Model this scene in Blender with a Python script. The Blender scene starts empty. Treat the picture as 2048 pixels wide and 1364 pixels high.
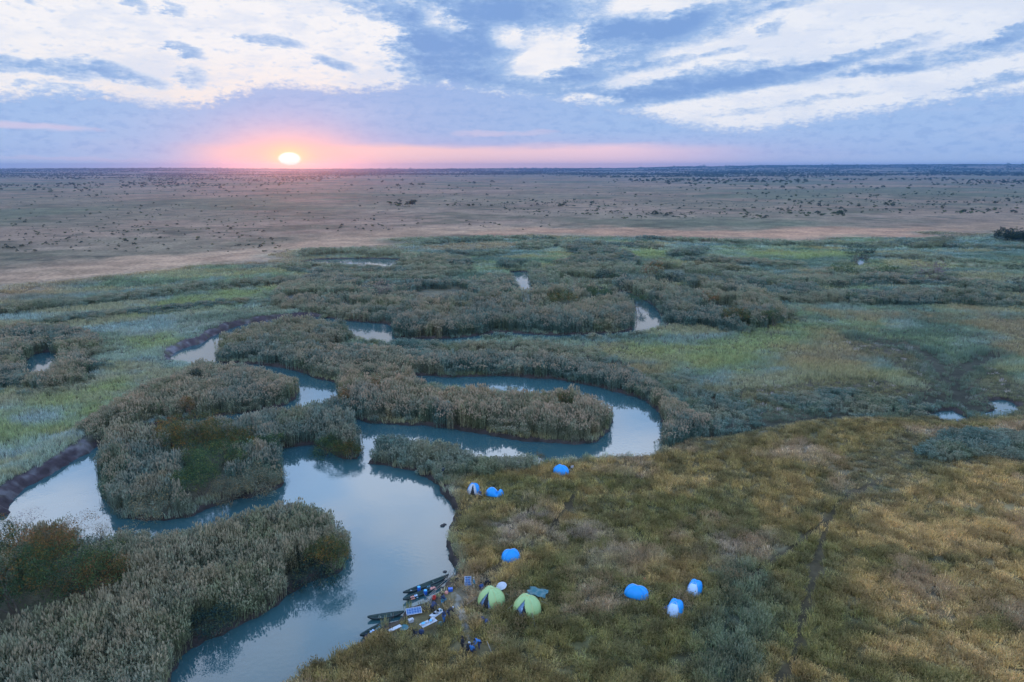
import bpy, bmesh, math, random
import numpy as np
from mathutils import Vector, Matrix
R = math.radians
SC = bpy.context.scene
COL = SC.collection

# ------------------------------------------------------------------ camera
CAMZ, PITCH, FPX = 50.0, 14.2, 1365.0
cam = bpy.data.cameras.new("camera")
cam.sensor_width = 36.0
cam.lens = FPX / 2048 * 36.0
cam.clip_start = 0.5
cam.clip_end = 60000
camo = bpy.data.objects.new("camera", cam)
camo.location = (0, 0, CAMZ)
camo.rotation_euler = (R(90 - PITCH), 0, 0)
COL.objects.link(camo)
SC.camera = camo
SC.view_settings.view_transform = 'Standard'
SC.view_settings.look = 'None'
SC.view_settings.exposure = 0.0
SC.view_settings.gamma = 1.0
SC.cycles.max_bounces = 5
SC.cycles.diffuse_bounces = 2
SC.cycles.glossy_bounces = 2
SC.cycles.transmission_bounces = 2
SC.cycles.volume_bounces = 0
SC.cycles.transparent_max_bounces = 6
SC.cycles.caustics_reflective = False
SC.cycles.caustics_refractive = False

_cp, _sp = math.cos(R(PITCH)), math.sin(R(PITCH))


def pdir(px, py):
    """world direction of a photo pixel"""
    a, b = (px - 1024.0) / FPX, (682.0 - py) / FPX
    return Vector((a, _cp + b * _sp, -_sp + b * _cp))


def at(px, py, z=0.0):
    """ground point that the photo shows at a pixel (height z above the water)"""
    d = pdir(px, py)
    t = (z - CAMZ) / d.z
    return Vector((d.x * t, d.y * t, z))


def srgb(r, g, b):
    f = lambda c: c / 12.92 if c <= 0.04045 else ((c + 0.055) / 1.055) ** 2.4
    return (f(r / 255.0), f(g / 255.0), f(b / 255.0))


# ------------------------------------------------------------------ world: cloudy sunset sky
W = bpy.data.worlds.new("World")
SC.world = W
W.use_nodes = True
NT = W.node_tree
NT.nodes.clear()


def N(kind, nt=None, **kw):
    n = (nt or NT).nodes.new(kind)
    for k, v in kw.items():
        setattr(n, k, v)
    return n


def setin(nt, sock, v):
    if hasattr(v, 'is_output') or isinstance(v, bpy.types.NodeSocket):
        nt.links.new(v, sock)
    else:
        if sock.type == 'RGBA' and len(v) == 3:
            v = (*v, 1)
        sock.default_value = v


def M(op, a, b=None, c=None, nt=None, clamp=False):
    nt = nt or NT
    n = nt.nodes.new('ShaderNodeMath')
    n.operation = op
    n.use_clamp = clamp
    for i, v in enumerate((a, b, c)):
        if v is not None:
            setin(nt, n.inputs[i], v)
    return n.outputs[0]


def MR(v, a, b, c=0.0, d=1.0, nt=None, smooth=True):
    nt = nt or NT
    n = nt.nodes.new('ShaderNodeMapRange')
    n.interpolation_type = 'SMOOTHSTEP' if smooth else 'LINEAR'
    n.clamp = True
    for i, x in enumerate((v, a, b, c, d)):
        setin(nt, n.inputs[i], x)
    return n.outputs[0]


def MIX(f, a, b, nt=None, blend='MIX'):
    nt = nt or NT
    n = nt.nodes.new('ShaderNodeMix')
    n.data_type = 'RGBA'
    n.blend_type = blend
    n.clamp_factor = True
    setin(nt, n.inputs[0], f)
    setin(nt, n.inputs[6], a)
    setin(nt, n.inputs[7], b)
    return n.outputs[2]


def XYZ(x, y, z=0.0, nt=None):
    nt = nt or NT
    n = nt.nodes.new('ShaderNodeCombineXYZ')
    for i, v in enumerate((x, y, z)):
        setin(nt, n.inputs[i], v)
    return n.outputs[0]


def NOISE(vec, scale, detail=4, rough=0.55, nt=None, dist=0.0):
    nt = nt or NT
    n = nt.nodes.new('ShaderNodeTexNoise')
    n.inputs['Scale'].default_value = scale
    n.inputs['Detail'].default_value = detail
    n.inputs['Roughness'].default_value = rough
    n.inputs['Distortion'].default_value = dist
    if vec is not None:
        nt.links.new(vec, n.inputs['Vector'])
    return n.outputs['Fac']


def uv_of(px, py):
    d = pdir(px, py).normalized()
    return math.degrees(math.atan2(d.x, d.y)), math.degrees(math.asin(d.z))


tc = N('ShaderNodeTexCoord')
sp = N('ShaderNodeSeparateXYZ')
NT.links.new(tc.outputs['Generated'], sp.inputs[0])
U = M('MULTIPLY', M('ARCTAN2', sp.outputs[0], sp.outputs[1]), 57.29578)
V = M('MULTIPLY', M('ARCSINE', sp.outputs[2]), 57.29578)
# cloud texture coordinates: clouds are stretched sideways, more so near the horizon
cv = XYZ(M('MULTIPLY', U, 0.05), M('MULTIPLY', V, 0.16))
n1 = NOISE(cv, 3.2, 5, 0.60)
cv2 = XYZ(M('ADD', M('MULTIPLY', U, 0.06), 7.3), M('MULTIPLY', V, 0.15))
n2 = NOISE(cv2, 15.0, 5, 0.62)
cv3 = XYZ(M('MULTIPLY', U, 0.02), M('ADD', M('MULTIPLY', V, 0.14), 3.1))
n3 = NOISE(cv3, 5.0, 3, 0.55)
wu = M('ADD', U, M('MULTIPLY', M('SUBTRACT', n2, 0.5), 3.0))
wv = M('ADD', V, M('MULTIPLY', M('SUBTRACT', n1, 0.5), 1.6))
WUV = XYZ(wu, wv)


QA = XYZ(M('MULTIPLY', wu, wu), M('MULTIPLY', wu, wv), M('MULTIPLY', wv, wv))
QB = XYZ(wu, wv, 1.0)


def DOT(a, b):
    n = N('ShaderNodeVectorMath', operation='DOT_PRODUCT')
    NT.links.new(a, n.inputs[0])
    n.inputs[1].default_value = b
    return n.outputs['Value']


def blob(px, py, rx, ry, tilt=0.0, s=1.0):
    """soft tilted ellipse in azimuth / elevation, as a quadratic form"""
    u0, v0 = uv_of(px, py)
    k = 0.042 * math.cos(R(u0)) ** 1.5
    a, b, t = rx * k, ry * 0.041, R(tilt)
    c, d = math.cos(t), math.sin(t)
    A = c * c / a / a + d * d / b / b
    B = 2 * c * d * (1 / a / a - 1 / b / b)
    Cq = d * d / a / a + c * c / b / b
    q = M('ADD', DOT(QA, (A, B, Cq)), DOT(QB, (-2 * A * u0 - B * v0, -2 * Cq * v0 - B * u0, A * u0 * u0 + B * u0 * v0 + Cq * v0 * v0)))
    return MR(q, 2.0, 0.05, 0.0, s)


def blobs(lst):
    acc = 0.0
    for b in lst:
        acc = M('ADD', acc, blob(*b))
    return acc


BLUE = [
    (0, 128, 70, 13, -4), (140, 138, 62, 16, 2), (262, 150, 70, 14, -16), (545, 83, 56, 10, -6),
    (372, 103, 34, 9, -20), (668, 127, 42, 9, -12), (385, 155, 28, 20, 0, .7), (120, 182, 75, 12, -4, .6),
    (345, 20, 24, 8, -15, .8), (262, 4, 34, 12, -30, .8), (62, 5, 12, 8, -30, .6), (730, 10, 70, 20, -20, .8),
    (820, 10, 60, 22, 0, .9), (925, 60, 95, 62, 10), (935, 120, 130, 45, 0), (985, 15, 100, 40, 0, .9), (830, 50, 40, 24, -20, .8),
    (830, 90, 60, 16, 0, .6), (835, 130, 50, 14, 0, .5), (1060, 20, 70, 40, 0, .9),
    (1260, 70, 120, 36, 12), (1200, 25, 90, 45, 0, .9), (1430, 40, 130, 28, 14), (1320, 45, 100, 24, 12, .7),
    (1210, 138, 95, 17, 12), (1330, 125, 60, 9, 6, .8), (1400, 168, 190, 24, 8), (1570, 152, 130, 14, 6),
    (1230, 192, 230, 20, 3, .9), (1740, 106, 110, 11, 10), (1930, 108, 170, 17, 5), (2035, 60, 50, 13, 25),
    (1765, 143, 62, 8, 2), (2010, 162, 80, 10, 8), (1540, 57, 26, 9, 10, .8), (1450, 102, 45, 7, 10, .7),
    (1600, 5, 60, 8, 10, .7), (1640, 200, 110, 6, 4, .6), (1880, 205, 60, 7, 4, .5), (1120, 165, 90, 22, 0, .8),
    (950, 165, 130, 22, 0, .9), (1480, 225, 60, 7, 3, .5),
]
WHITE = [
    (868, 30, 26, 22, 0, -1.0), (1012, 70, 30, 20, 0, -1.1), (1085, 118, 50, 22, 15, -1.3), (1148, 85, 18, 30, 0, -.7),
    (1295, 16, 66, 20, 0, -1.3), (910, 50, 16, 12, 0, -.7), (888, 170, 16, 9, 0, -1.0), (1180, 200, 55, 10, 0, -.9),
    (300, 185, 50, 13, 0, -.8), (1050, 152, 50, 11, 0, -.8),
]
msum = blobs(BLUE + WHITE)
n5 = NOISE(XYZ(M('MULTIPLY', U, 0.16), M('MULTIPLY', V, 0.36)), 15.0, 4, 0.66)
dens = M('ADD', msum, M('ADD', M('MULTIPLY', M('SUBTRACT', n2, 0.5), 2.3), M('MULTIPLY', M('SUBTRACT', n5, 0.5), 0.9)))
bluemask = MR(dens, 0.0, 0.62)

# lower deck edge: elevation of its ragged top as a function of azimuth
EDGE = [(-60, 188), (60, 182), (200, 182), (300, 202), (400, 204), (480, 178), (560, 166), (640, 174), (760, 172), (850, 160),
        (1000, 178), (1100, 190), (1250, 212), (1400, 248), (1500, 252), (1600, 238), (1750, 216), (1900, 190), (2100, 170)]
fc = N('ShaderNodeFloatCurve')
cu = fc.mapping.curves[0]
pts = []
for x, y in EDGE:
    u0, v0 = uv_of(x, y)
    pts.append(((u0 + 45) / 90.0, v0 / 20.0))
cu.points[0].location = pts[0]
cu.points[1].location = pts[-1]
for p in pts[1:-1]:
    cu.points.new(*p)
fc.mapping.update()
NT.links.new(M('DIVIDE', M('ADD', wu, 45.0), 90.0), fc.inputs['Value'])
edge = M('MULTIPLY', fc.outputs[0], 20.0)
deck = MR(M('SUBTRACT', M('ADD', edge, M('MULTIPLY', M('SUBTRACT', n2, 0.5), 1.8)), M('SUBTRACT', V, M('MULTIPLY', M('SUBTRACT', n5, .5), 1.2))), -0.35, 0.65)

# colours (radiance as displayed)
right = MR(U, -5.0, 35.0)
white = MIX(right, srgb(251, 249, 251), srgb(236, 241, 251))
white = MIX(MR(V, 4.0, 9.5), MIX(MR(M('ABSOLUTE', M('ADD', U, 18.0)), 24.0, 6.0), white, srgb(250, 240, 236)), white)
white = MIX(MR(n1, 0.44, 0.62, 0, .65), white, srgb(218, 228, 247))
white = MIX(MR(n2, 0.46, 0.30, 0, .2), white, srgb(224, 232, 248))
white = MIX(MR(n5, 0.58, 0.76, 0, .35), white, srgb(205, 220, 246))
bluec = MIX(MR(dens, 0.30, 1.25), srgb(214, 226, 246), srgb(160, 191, 233))
bluec = MIX(MR(dens, 0.9, 2.1), bluec, srgb(128, 165, 220))
deckc = MIX(MR(V, 1.0, 7.5), srgb(172, 200, 241), srgb(156, 190, 236))
deckc = MIX(MR(M('ABSOLUTE', M('ADD', U, 10.0)), 22.0, 3.0, 0, .5), deckc, srgb(166, 186, 232))
deckc = MIX(MR(n3, 0.5, 0.72, 0, .5), deckc, srgb(182, 202, 240))
deckc = MIX(MR(n2, 0.55, 0.35, 0, .5), deckc, srgb(142, 176, 229))
deckc = MIX(MR(n5, 0.56, 0.75, 0, .30), deckc, srgb(192, 208, 242))
deckc = MIX(MR(V, 1.4, 0.2, 0, .8), deckc, srgb(204, 224, 251))
sky = MIX(bluemask, white, bluec)
sky = MIX(deck, sky, deckc)
# pink band above the horizon, between the deck and the land
su, sv = uv_of(579, 317.5)
us, vs_ = M('SUBTRACT', U, su), M('SUBTRACT', V, sv)
vtop = M('ADD', 1.75, M('MULTIPLY', M('SUBTRACT', n3, .5), 1.0))
band = M('MULTIPLY', MR(V, M('ADD', vtop, .35), M('SUBTRACT', vtop, .35)),
         M('MULTIPLY', MR(U, su - 9.5, su - 2.0), MR(U, 22.0, 6.0)))
lav = MR(M('ABSOLUTE', M('SUBTRACT', U, 0.0)), 34.0, 8.0, 0, 1)
sky = MIX(M('MULTIPLY', MR(V, 3.2, 0.3, 0, .42), lav), sky, srgb(236, 196, 228))
sky = MIX(M('MULTIPLY', band, 0.92), sky, MIX(MR(U, su + 2, 12.0), (1.1, .70, .64), (1.08, .74, .80)))
# bright slots at left
slot = blob(60, 254, 110, 7, 0, 1.0)
slot = M('ADD', slot, M('ADD', blob(970, 268, 50, 5, 0, .8), blob(130, 316, 110, 4, 0, .5)))
slot = M('ADD', slot, blob(1065, 264, 40, 5, 0, .6))
sky = MIX(M('MULTIPLY', slot, .6, clamp=True), sky, srgb(232, 214, 236))


def glow(ru, rv, lo=1.0, hi=0.0):
    q = M('ADD', M('POWER', M('ABSOLUTE', M('DIVIDE', us, ru)), 2.0), M('POWER', M('ABSOLUTE', M('DIVIDE', vs_, rv)), 2.0))
    return M('EXPONENT', M('MULTIPLY', q, -1.0))


sky = MIX(M('MULTIPLY', glow(5.2, 2.3), .95), sky, (1.05, .58, .62))
sky = MIX(M('MULTIPLY', glow(3.8, 1.25), 1.0), sky, (1.08, .62, .46))
sky = MIX(M('MULTIPLY', glow(1.35, .80), 1.0), sky, (1.25, .90, .34))
core = M('POWER', M('ADD', M('POWER', M('ABSOLUTE', M('DIVIDE', us, 0.80)), 2.0),
                    M('POWER', M('ABSOLUTE', M('DIVIDE', vs_, 0.47)), 2.0)), 0.5)
sky = MIX(MR(core, 1.20, 0.75), sky, (1.6, 1.5, 1.3))

# clear-sky light behind the clouds
nish = N('ShaderNodeTexSky', sky_type='NISHITA', sun_disc=False)
SUN_EL, SUN_AZ = R(1.2), R(su)
nish.sun_elevation = SUN_EL
nish.sun_rotation = SUN_AZ
nish.altitude = 1000


def bg10(col, k):
    sc_ = N('ShaderNodeVectorMath', operation='SCALE')
    setin(NT, sc_.inputs[0], col)
    setin(NT, sc_.inputs['Scale'], k)
    b = N('ShaderNodeBackground')
    b.inputs['Strength'].default_value = 0.1
    NT.links.new(MIX(0.96, nish.outputs[0], sc_.outputs[0]), b.inputs[0])
    return b.outputs[0]


# sky out of view overhead and behind the camera, boosted to light land and water
UP_BOOST = 3.85
up = M('MULTIPLY', MR(V, 12.5, 26.0, 1.0, UP_BOOST), MR(V, 27.0, 46.0, 1.0, 0.50))
n4 = NOISE(XYZ(sp.outputs[0], sp.outputs[1], M('MULTIPLY', sp.outputs[2], 1.6)), 2.6, 3, 0.6)
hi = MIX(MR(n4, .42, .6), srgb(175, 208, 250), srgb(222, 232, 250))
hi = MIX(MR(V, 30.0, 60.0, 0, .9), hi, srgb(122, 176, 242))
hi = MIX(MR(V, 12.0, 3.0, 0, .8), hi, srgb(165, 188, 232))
bgA = bg10(sky, 10.0)
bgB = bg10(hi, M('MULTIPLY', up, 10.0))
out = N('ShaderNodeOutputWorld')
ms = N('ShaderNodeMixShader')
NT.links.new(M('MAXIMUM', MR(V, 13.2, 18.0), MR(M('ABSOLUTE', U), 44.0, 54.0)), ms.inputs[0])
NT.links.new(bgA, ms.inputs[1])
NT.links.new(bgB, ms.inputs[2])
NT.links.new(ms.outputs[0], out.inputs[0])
W.cycles.sampling_method = 'MANUAL'
W.cycles.sample_map_resolution = 512

# ------------------------------------------------------------------ sun, almost on the horizon behind thin cloud
sun = bpy.data.lights.new("sun", 'SUN')
sun.energy = 0.85
sun.angle = R(1.5)
sun.color = (1.0, 0.13, 0.03)
suno = bpy.data.objects.new("sun", sun)
sd = Vector((math.sin(SUN_AZ) * math.cos(SUN_EL), math.cos(SUN_AZ) * math.cos(SUN_EL), math.sin(SUN_EL)))
suno.rotation_euler = (-sd).to_track_quat('-Z', 'Y').to_euler()
suno.location = (0, 0, 200)
COL.objects.link(suno)

# ------------------------------------------------------------------ numeric helpers
def vnoise(x, y, seed=0):
    rng = np.random.RandomState(seed)
    T = rng.rand(256, 256)
    xi, yi = np.floor(x).astype(np.int64), np.floor(y).astype(np.int64)
    fx, fy = x - xi, y - yi
    fx = fx * fx * (3 - 2 * fx)
    fy = fy * fy * (3 - 2 * fy)
    a = T[yi & 255, xi & 255]
    b = T[yi & 255, (xi + 1) & 255]
    c = T[(yi + 1) & 255, xi & 255]
    d = T[(yi + 1) & 255, (xi + 1) & 255]
    return (a * (1 - fx) + b * fx) * (1 - fy) + (c * (1 - fx) + d * fx) * fy


def fbm(x, y, scale, seed=0, octv=4, rough=0.55):
    v, a, t = 0.0, 1.0, 0.0
    x, y = x / scale, y / scale
    for i in range(octv):
        # rotate every octave so the lattice never shows
        c, s = math.cos(0.6 + i * 1.1), math.sin(0.6 + i * 1.1)
        v = v + a * vnoise(c * x - s * y + 17.3 * i, s * x + c * y - 9.1 * i, seed + i)
        t += a
        a *= rough
        x, y = x * 2.03, y * 2.03
    return v / t


def sstep(x, a, b):
    t = np.clip((x - a) / (b - a), 0, 1)
    return t * t * (3 - 2 * t)


def smooth_poly(P, n=4):
    P = np.array(P, float)
    k = len(P)
    out = []
    for i in range(k):
        p0, p1, p2, p3 = P[i - 1], P[i], P[(i + 1) % k], P[(i + 2) % k]
        for j in range(n):
            t = j / n
            out.append(0.5 * ((2 * p1) + (-p0 + p2) * t + (2 * p0 - 5 * p1 + 4 * p2 - p3) * t * t + (-p0 + 3 * p1 - 3 * p2 + p3) * t ** 3))
    return np.array(out)


def world_poly(px, z=0.0, smooth=True):
    P = [(at(x, y, z).x, at(x, y, z).y) for x, y in px]
    return smooth_poly(P) if smooth else np.array(P)


def sdf(X, Y, P, margin=30.0):
    """signed distance (negative inside) to a closed polygon; points far away just read +margin"""
    out = np.full(X.shape, margin)
    m = (X > P[:, 0].min() - margin) & (X < P[:, 0].max() + margin) & (Y > P[:, 1].min() - margin) & (Y < P[:, 1].max() + margin)
    x, y = X[m], Y[m]
    if len(x) == 0:
        return out
    d2 = np.full(x.shape, 1e12)
    ins = np.zeros(x.shape, bool)
    n = len(P)
    for i in range(n):
        ax, ay = P[i]
        bx, by = P[(i + 1) % n]
        ex, ey = bx - ax, by - ay
        wx, wy = x - ax, y - ay
        t = np.clip((wx * ex + wy * ey) / (ex * ex + ey * ey + 1e-9), 0, 1)
        dx, dy = wx - ex * t, wy - ey * t
        d2 = np.minimum(d2, dx * dx + dy * dy)
        c = (ay > y) != (by > y)
        if ay != by:
            ins ^= c & (x < (bx - ax) * (y - ay) / (by - ay) + ax)
    out[m] = np.minimum(margin, np.where(ins, -1, 1) * np.sqrt(d2))
    return out


def line_dist(X, Y, pts, margin=40.0):
    P = np.array(pts, float)
    out = np.full(X.shape, margin)
    m = (X > P[:, 0].min() - margin) & (X < P[:, 0].max() + margin) & (Y > P[:, 1].min() - margin) & (Y < P[:, 1].max() + margin)
    x, y = X[m], Y[m]
    if len(x) == 0:
        return out
    d2 = np.full(x.shape, margin ** 2)
    for i in range(len(P) - 1):
        ax, ay = P[i]
        ex, ey = P[i + 1] - P[i]
        t = np.clip(((x - ax) * ex + (y - ay) * ey) / (ex * ex + ey * ey + 1e-9), 0, 1)
        d2 = np.minimum(d2, (x - ax - ex * t) ** 2 + (y - ay - ey * t) ** 2)
    out[m] = np.sqrt(d2)
    return out


# ------------------------------------------------------------------ the map: rivers, reed beds, meadows (traced on the ground plane)
WATER = [
    # wide pool and the arm in front of the reed island, out past the left edge
    [(250, 1900), (300, 1500), (343, 1364), (372, 1313), (447, 1267), (529, 1226), (620, 1172), (678, 1145), (700, 1108), (690, 1076),
     (640, 1050), (560, 1048), (450, 1076), (300, 1088), (150, 1088), (40, 1084), (-120, 1130), (-260, 1150), (-260, 1090), (-80, 1050), (20, 1032),
     (40, 997), (80, 968), (125, 943), (168, 915), (206, 893), (225, 880), (212, 905), (193, 935), (198, 976), (212, 1010), (239, 1034), (307, 1044), (376, 1037),
     (427, 1015), (513, 993), (547, 983), (566, 970), (573, 942), (564, 925), (564, 901), (600, 896), (632, 893), (656, 908), (683, 919),
     (712, 920), (722, 926), (745, 932), (780, 936), (820, 944), (850, 957), (878, 978), (893, 1002), (905, 1028), (896, 1052),
     (890, 1080), (889, 1097), (895, 1120), (903, 1136), (900, 1153), (884, 1172), (866, 1192), (852, 1207), (820, 1212), (806, 1222),
     (796, 1238), (760, 1262), (728, 1284), (705, 1302), (640, 1335), (585, 1364), (500, 1480), (430, 1900)],
    # hidden channel behind the island, up to the short reach at (630, 785)
    [(206, 893), (260, 864), (340, 846), (440, 832), (540, 818), (586, 804), (600, 778), (590, 756), (628, 757), (666, 767), (676, 790), (668, 820),
     (620, 832), (520, 845), (420, 858), (310, 878), (225, 902), (200, 902)],
    # in front of the lens, up round its left end and behind it
    [(600, 776), (545, 762), (470, 748), (400, 736), (362, 724), (350, 712), (369, 699), (410, 686), (440, 668), (478, 654), (520, 645), (590, 638),
     (646, 636), (699, 642), (740, 646), (781, 652), (784, 677), (740, 682), (705, 676), (690, 664), (640, 655), (560, 659), (490, 672),
     (452, 690), (434, 708), (440, 726), (513, 730), (581, 740), (632, 757), (672, 770), (668, 800), (620, 800)],
    # along the foot of the tall block to the pool at (1290, 640) and on behind
    [(740, 655), (784, 660), (784, 676), (910, 677), (1000, 666), (1103, 671), (1200, 668), (1262, 662), (1268, 645), (1268, 622), (1250, 606),
     (1200, 592), (1130, 588), (1130, 578), (1200, 577), (1262, 588), (1306, 612), (1324, 640), (1318, 656), (1264, 670), (1200, 676),
     (1103, 680), (1000, 675), (910, 687), (780, 688), (730, 680)],
    # gap from the pool to the loop and the loop round the reed peninsula
    [(722, 926), (734, 925), (744, 908), (764, 893), (860, 902), (930, 918), (1010, 932), (1100, 930), (1190, 920), (1303, 914), (1324, 880), (1322, 835),
     (1290, 804), (1228, 784), (1150, 766), (1069, 757), (990, 753), (900, 755), (860, 752), (815, 756), (840, 768), (890, 777), (1000, 787), (1100, 797), (1170, 810), (1215, 831),
     (1227, 850), (1208, 876), (1168, 889), (1108, 888), (1030, 882), (951, 868), (873, 856), (787, 850), (733, 846), (700, 838), (706, 852), (722, 878), (720, 915)],
    # pond in the reeds at the left edge
    [(62, 712), (90, 705), (116, 712), (114, 738), (98, 764), (62, 764), (52, 738)],
    # far pools
    [(605, 525), (640, 519), (735, 517), (800, 520), (792, 532), (750, 536), (700, 534), (640, 530)],
    [(1018, 546), (1057, 546), (1062, 575), (1068, 602), (1046, 602), (1034, 572)],
    [(1716, 518), (1727, 518), (1729, 530), (1717, 531)],
    # small ponds on the right
    [(1978, 805), (2000, 802), (2018, 805), (2030, 814), (2024, 826), (2005, 833), (1986, 839), (1960, 832), (1980, 825), (1993, 816)],
    [(1856, 833), (1880, 825), (1904, 822), (1926, 834), (1934, 845), (1890, 848)],
]
WATER = [world_poly(p) for p in WATER]

ISLAND_IN = []

# reed beds: (polygon, height m, plume amount, density)
REEDS = [
    ([(250, 1900), (60, 1900), (-500, 1500), (-300, 1160), (-120, 1140), (40, 1090), (150, 1092), (300, 1092), (450, 1080), (560, 1052), (640, 1052), (688, 1078), (697, 1108), (675, 1142),
      (620, 1168), (529, 1222), (447, 1263), (372, 1309), (343, 1360), (290, 1500)], 3.7, .55, 1.0),
    ([(208, 905), (260, 892), (330, 888), (420, 872), (520, 858), (560, 880), (560, 925), (570, 942), (560, 972), (513, 990), (427, 1011), (376, 1033), (307, 1041), (239, 1031),
      (214, 1008), (200, 976), (195, 935)], 3.9, .6, 1.0),
    ([(176, 886), (205, 890), (260, 861), (340, 843), (440, 829), (560, 812), (596, 790), (588, 772), (520, 757), (440, 744), (392, 740), (350, 778), (290, 805), (230, 835)], 3.3, .9, 1.0),
    ([(500, 875), (520, 858), (620, 843), (668, 824), (698, 840), (704, 853), (720, 880), (717, 914), (683, 916), (656, 905), (632, 890), (566, 898)], 3.4, .45, 1.0),
    ([(668, 770), (676, 792), (670, 824), (692, 836), (733, 844), (787, 848), (873, 854), (951, 866), (1030, 880), (1108, 886), (1166, 887), (1204, 875), (1222, 852), (1206, 840),
      (1160, 828), (1100, 820), (1000, 813), (900, 802), (846, 786), (800, 764), (760, 754), (700, 756)], 4.0, 1.0, 1.15),
    ([(650, 708), (700, 712), (780, 716), (910, 722), (1010, 722), (1080, 728), (1180, 738), (1270, 760), (1330, 800), (1372, 836), (1420, 862), (1400, 880), (1340, 898), (1306, 912),
      (1328, 880), (1326, 835), (1292, 802), (1228, 781), (1150, 763), (1069, 754), (990, 750), (900, 752), (800, 752), (700, 752), (668, 768), (640, 752), (655, 735)], 3.3, .9, 1.0),
    ([(690, 690), (780, 692), (910, 694), (1010, 692), (1100, 700), (1180, 712), (1260, 735), (1180, 734), (1010, 716), (910, 712), (780, 708)], 2.0, .6, .45),
    ([(1330, 760), (1440, 800), (1540, 850), (1440, 868), (1380, 830)], 1.6, .4, .5),
    ([(436, 706), (454, 691), (490, 673), (560, 660), (640, 656), (690, 665), (703, 677), (690, 690), (650, 700), (640, 720), (672, 742), (680, 764), (640, 756), (581, 738), (513, 728), (442, 724)], 3.7, .7, 1.0),
    ([(783, 675), (910, 675), (1000, 664), (1103, 669), (1200, 666), (1260, 660), (1265, 640), (1262, 620), (1245, 606), (1200, 594), (1130, 590), (1070, 604), (1000, 608), (900, 612),
      (830, 625), (790, 642)], 4.2, .85, 1.15),
    ([(1330, 650), (1360, 654), (1430, 660), (1480, 668), (1565, 652), (1572, 636), (1545, 612), (1460, 588), (1340, 572), (1240, 575), (1270, 590), (1308, 612), (1326, 640)], 4.0, .75, 1.05),
    # the mass behind, between the far pools and the block
    ([(640, 634), (699, 640), (781, 650), (830, 622), (900, 610), (1046, 604), (1034, 572), (1016, 560), (900, 572), (800, 570), (700, 568), (600, 574), (545, 596), (560, 620)], 3.1, .95, .8),
    ([(1070, 600), (1130, 586), (1130, 576), (1230, 572), (1340, 568), (1460, 584), (1560, 606), (1700, 612), (1690, 596), (1560, 574), (1440, 552), (1300, 532), (1180, 538), (1100, 545), (1064, 552)], 3.3, .6, .75),
    # strip between the pool and the loop
    ([(738, 930), (748, 909), (768, 896), (860, 905), (930, 920), (1000, 934), (1060, 940), (1010, 952), (930, 968), (888, 968), (850, 953), (800, 938)], 2.6, .25, 1.0),
    # reed ring round the left pond
    ([(-60, 770), (40, 785), (110, 788), (170, 760), (190, 720), (200, 690), (120, 668), (0, 668), (-80, 690)], 3.2, .9, .9),
    # patch on the right edge
    ([(1840, 925), (1900, 890), (2000, 880), (2200, 885), (2200, 925), (2000, 932)], 1.7, .3, .9),
    ([(1540, 800), (1640, 790), (1750, 800), (1880, 822), (1860, 836), (1740, 836), (1600, 830)], 1.3, .5, .55),
    # far pool rims and bands
    ([(600, 516), (640, 514), (720, 513), (800, 516), (800, 511), (700, 506), (620, 507)], 3.2, .4, 1.0),
    ([(560, 534), (640, 534), (700, 538), (790, 540), (860, 536), (940, 540), (900, 556), (740, 556), (600, 548)], 2.6, .8, .8),
    ([(796, 520), (870, 516), (930, 522), (940, 534), (800, 534)], 3.0, .8, .9),
    ([(1010, 540), (1062, 542), (1075, 534), (1000, 532)], 3.4, .4, 1.1),
    ([(1060, 545), (1075, 560), (1075, 600), (1066, 600), (1062, 575)], 2.8, .8, 1.0),
]


def band(px, w):
    """a long narrow bed given by its middle line"""
    P = [at(x, y) for x, y in px]
    L, Rr = [], []
    for i, p in enumerate(P):
        a, b = P[max(0, i - 1)], P[min(len(P) - 1, i + 1)]
        d = (b - a).normalized()
        n = Vector((-d.y, d.x, 0)) * (w * (0.5 if 0 < i < len(P) - 1 else 0.15))
        L.append((p.x + n.x, p.y + n.y))
        Rr.append((p.x - n.x, p.y - n.y))
    return smooth_poly(L + Rr[::-1])


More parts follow.
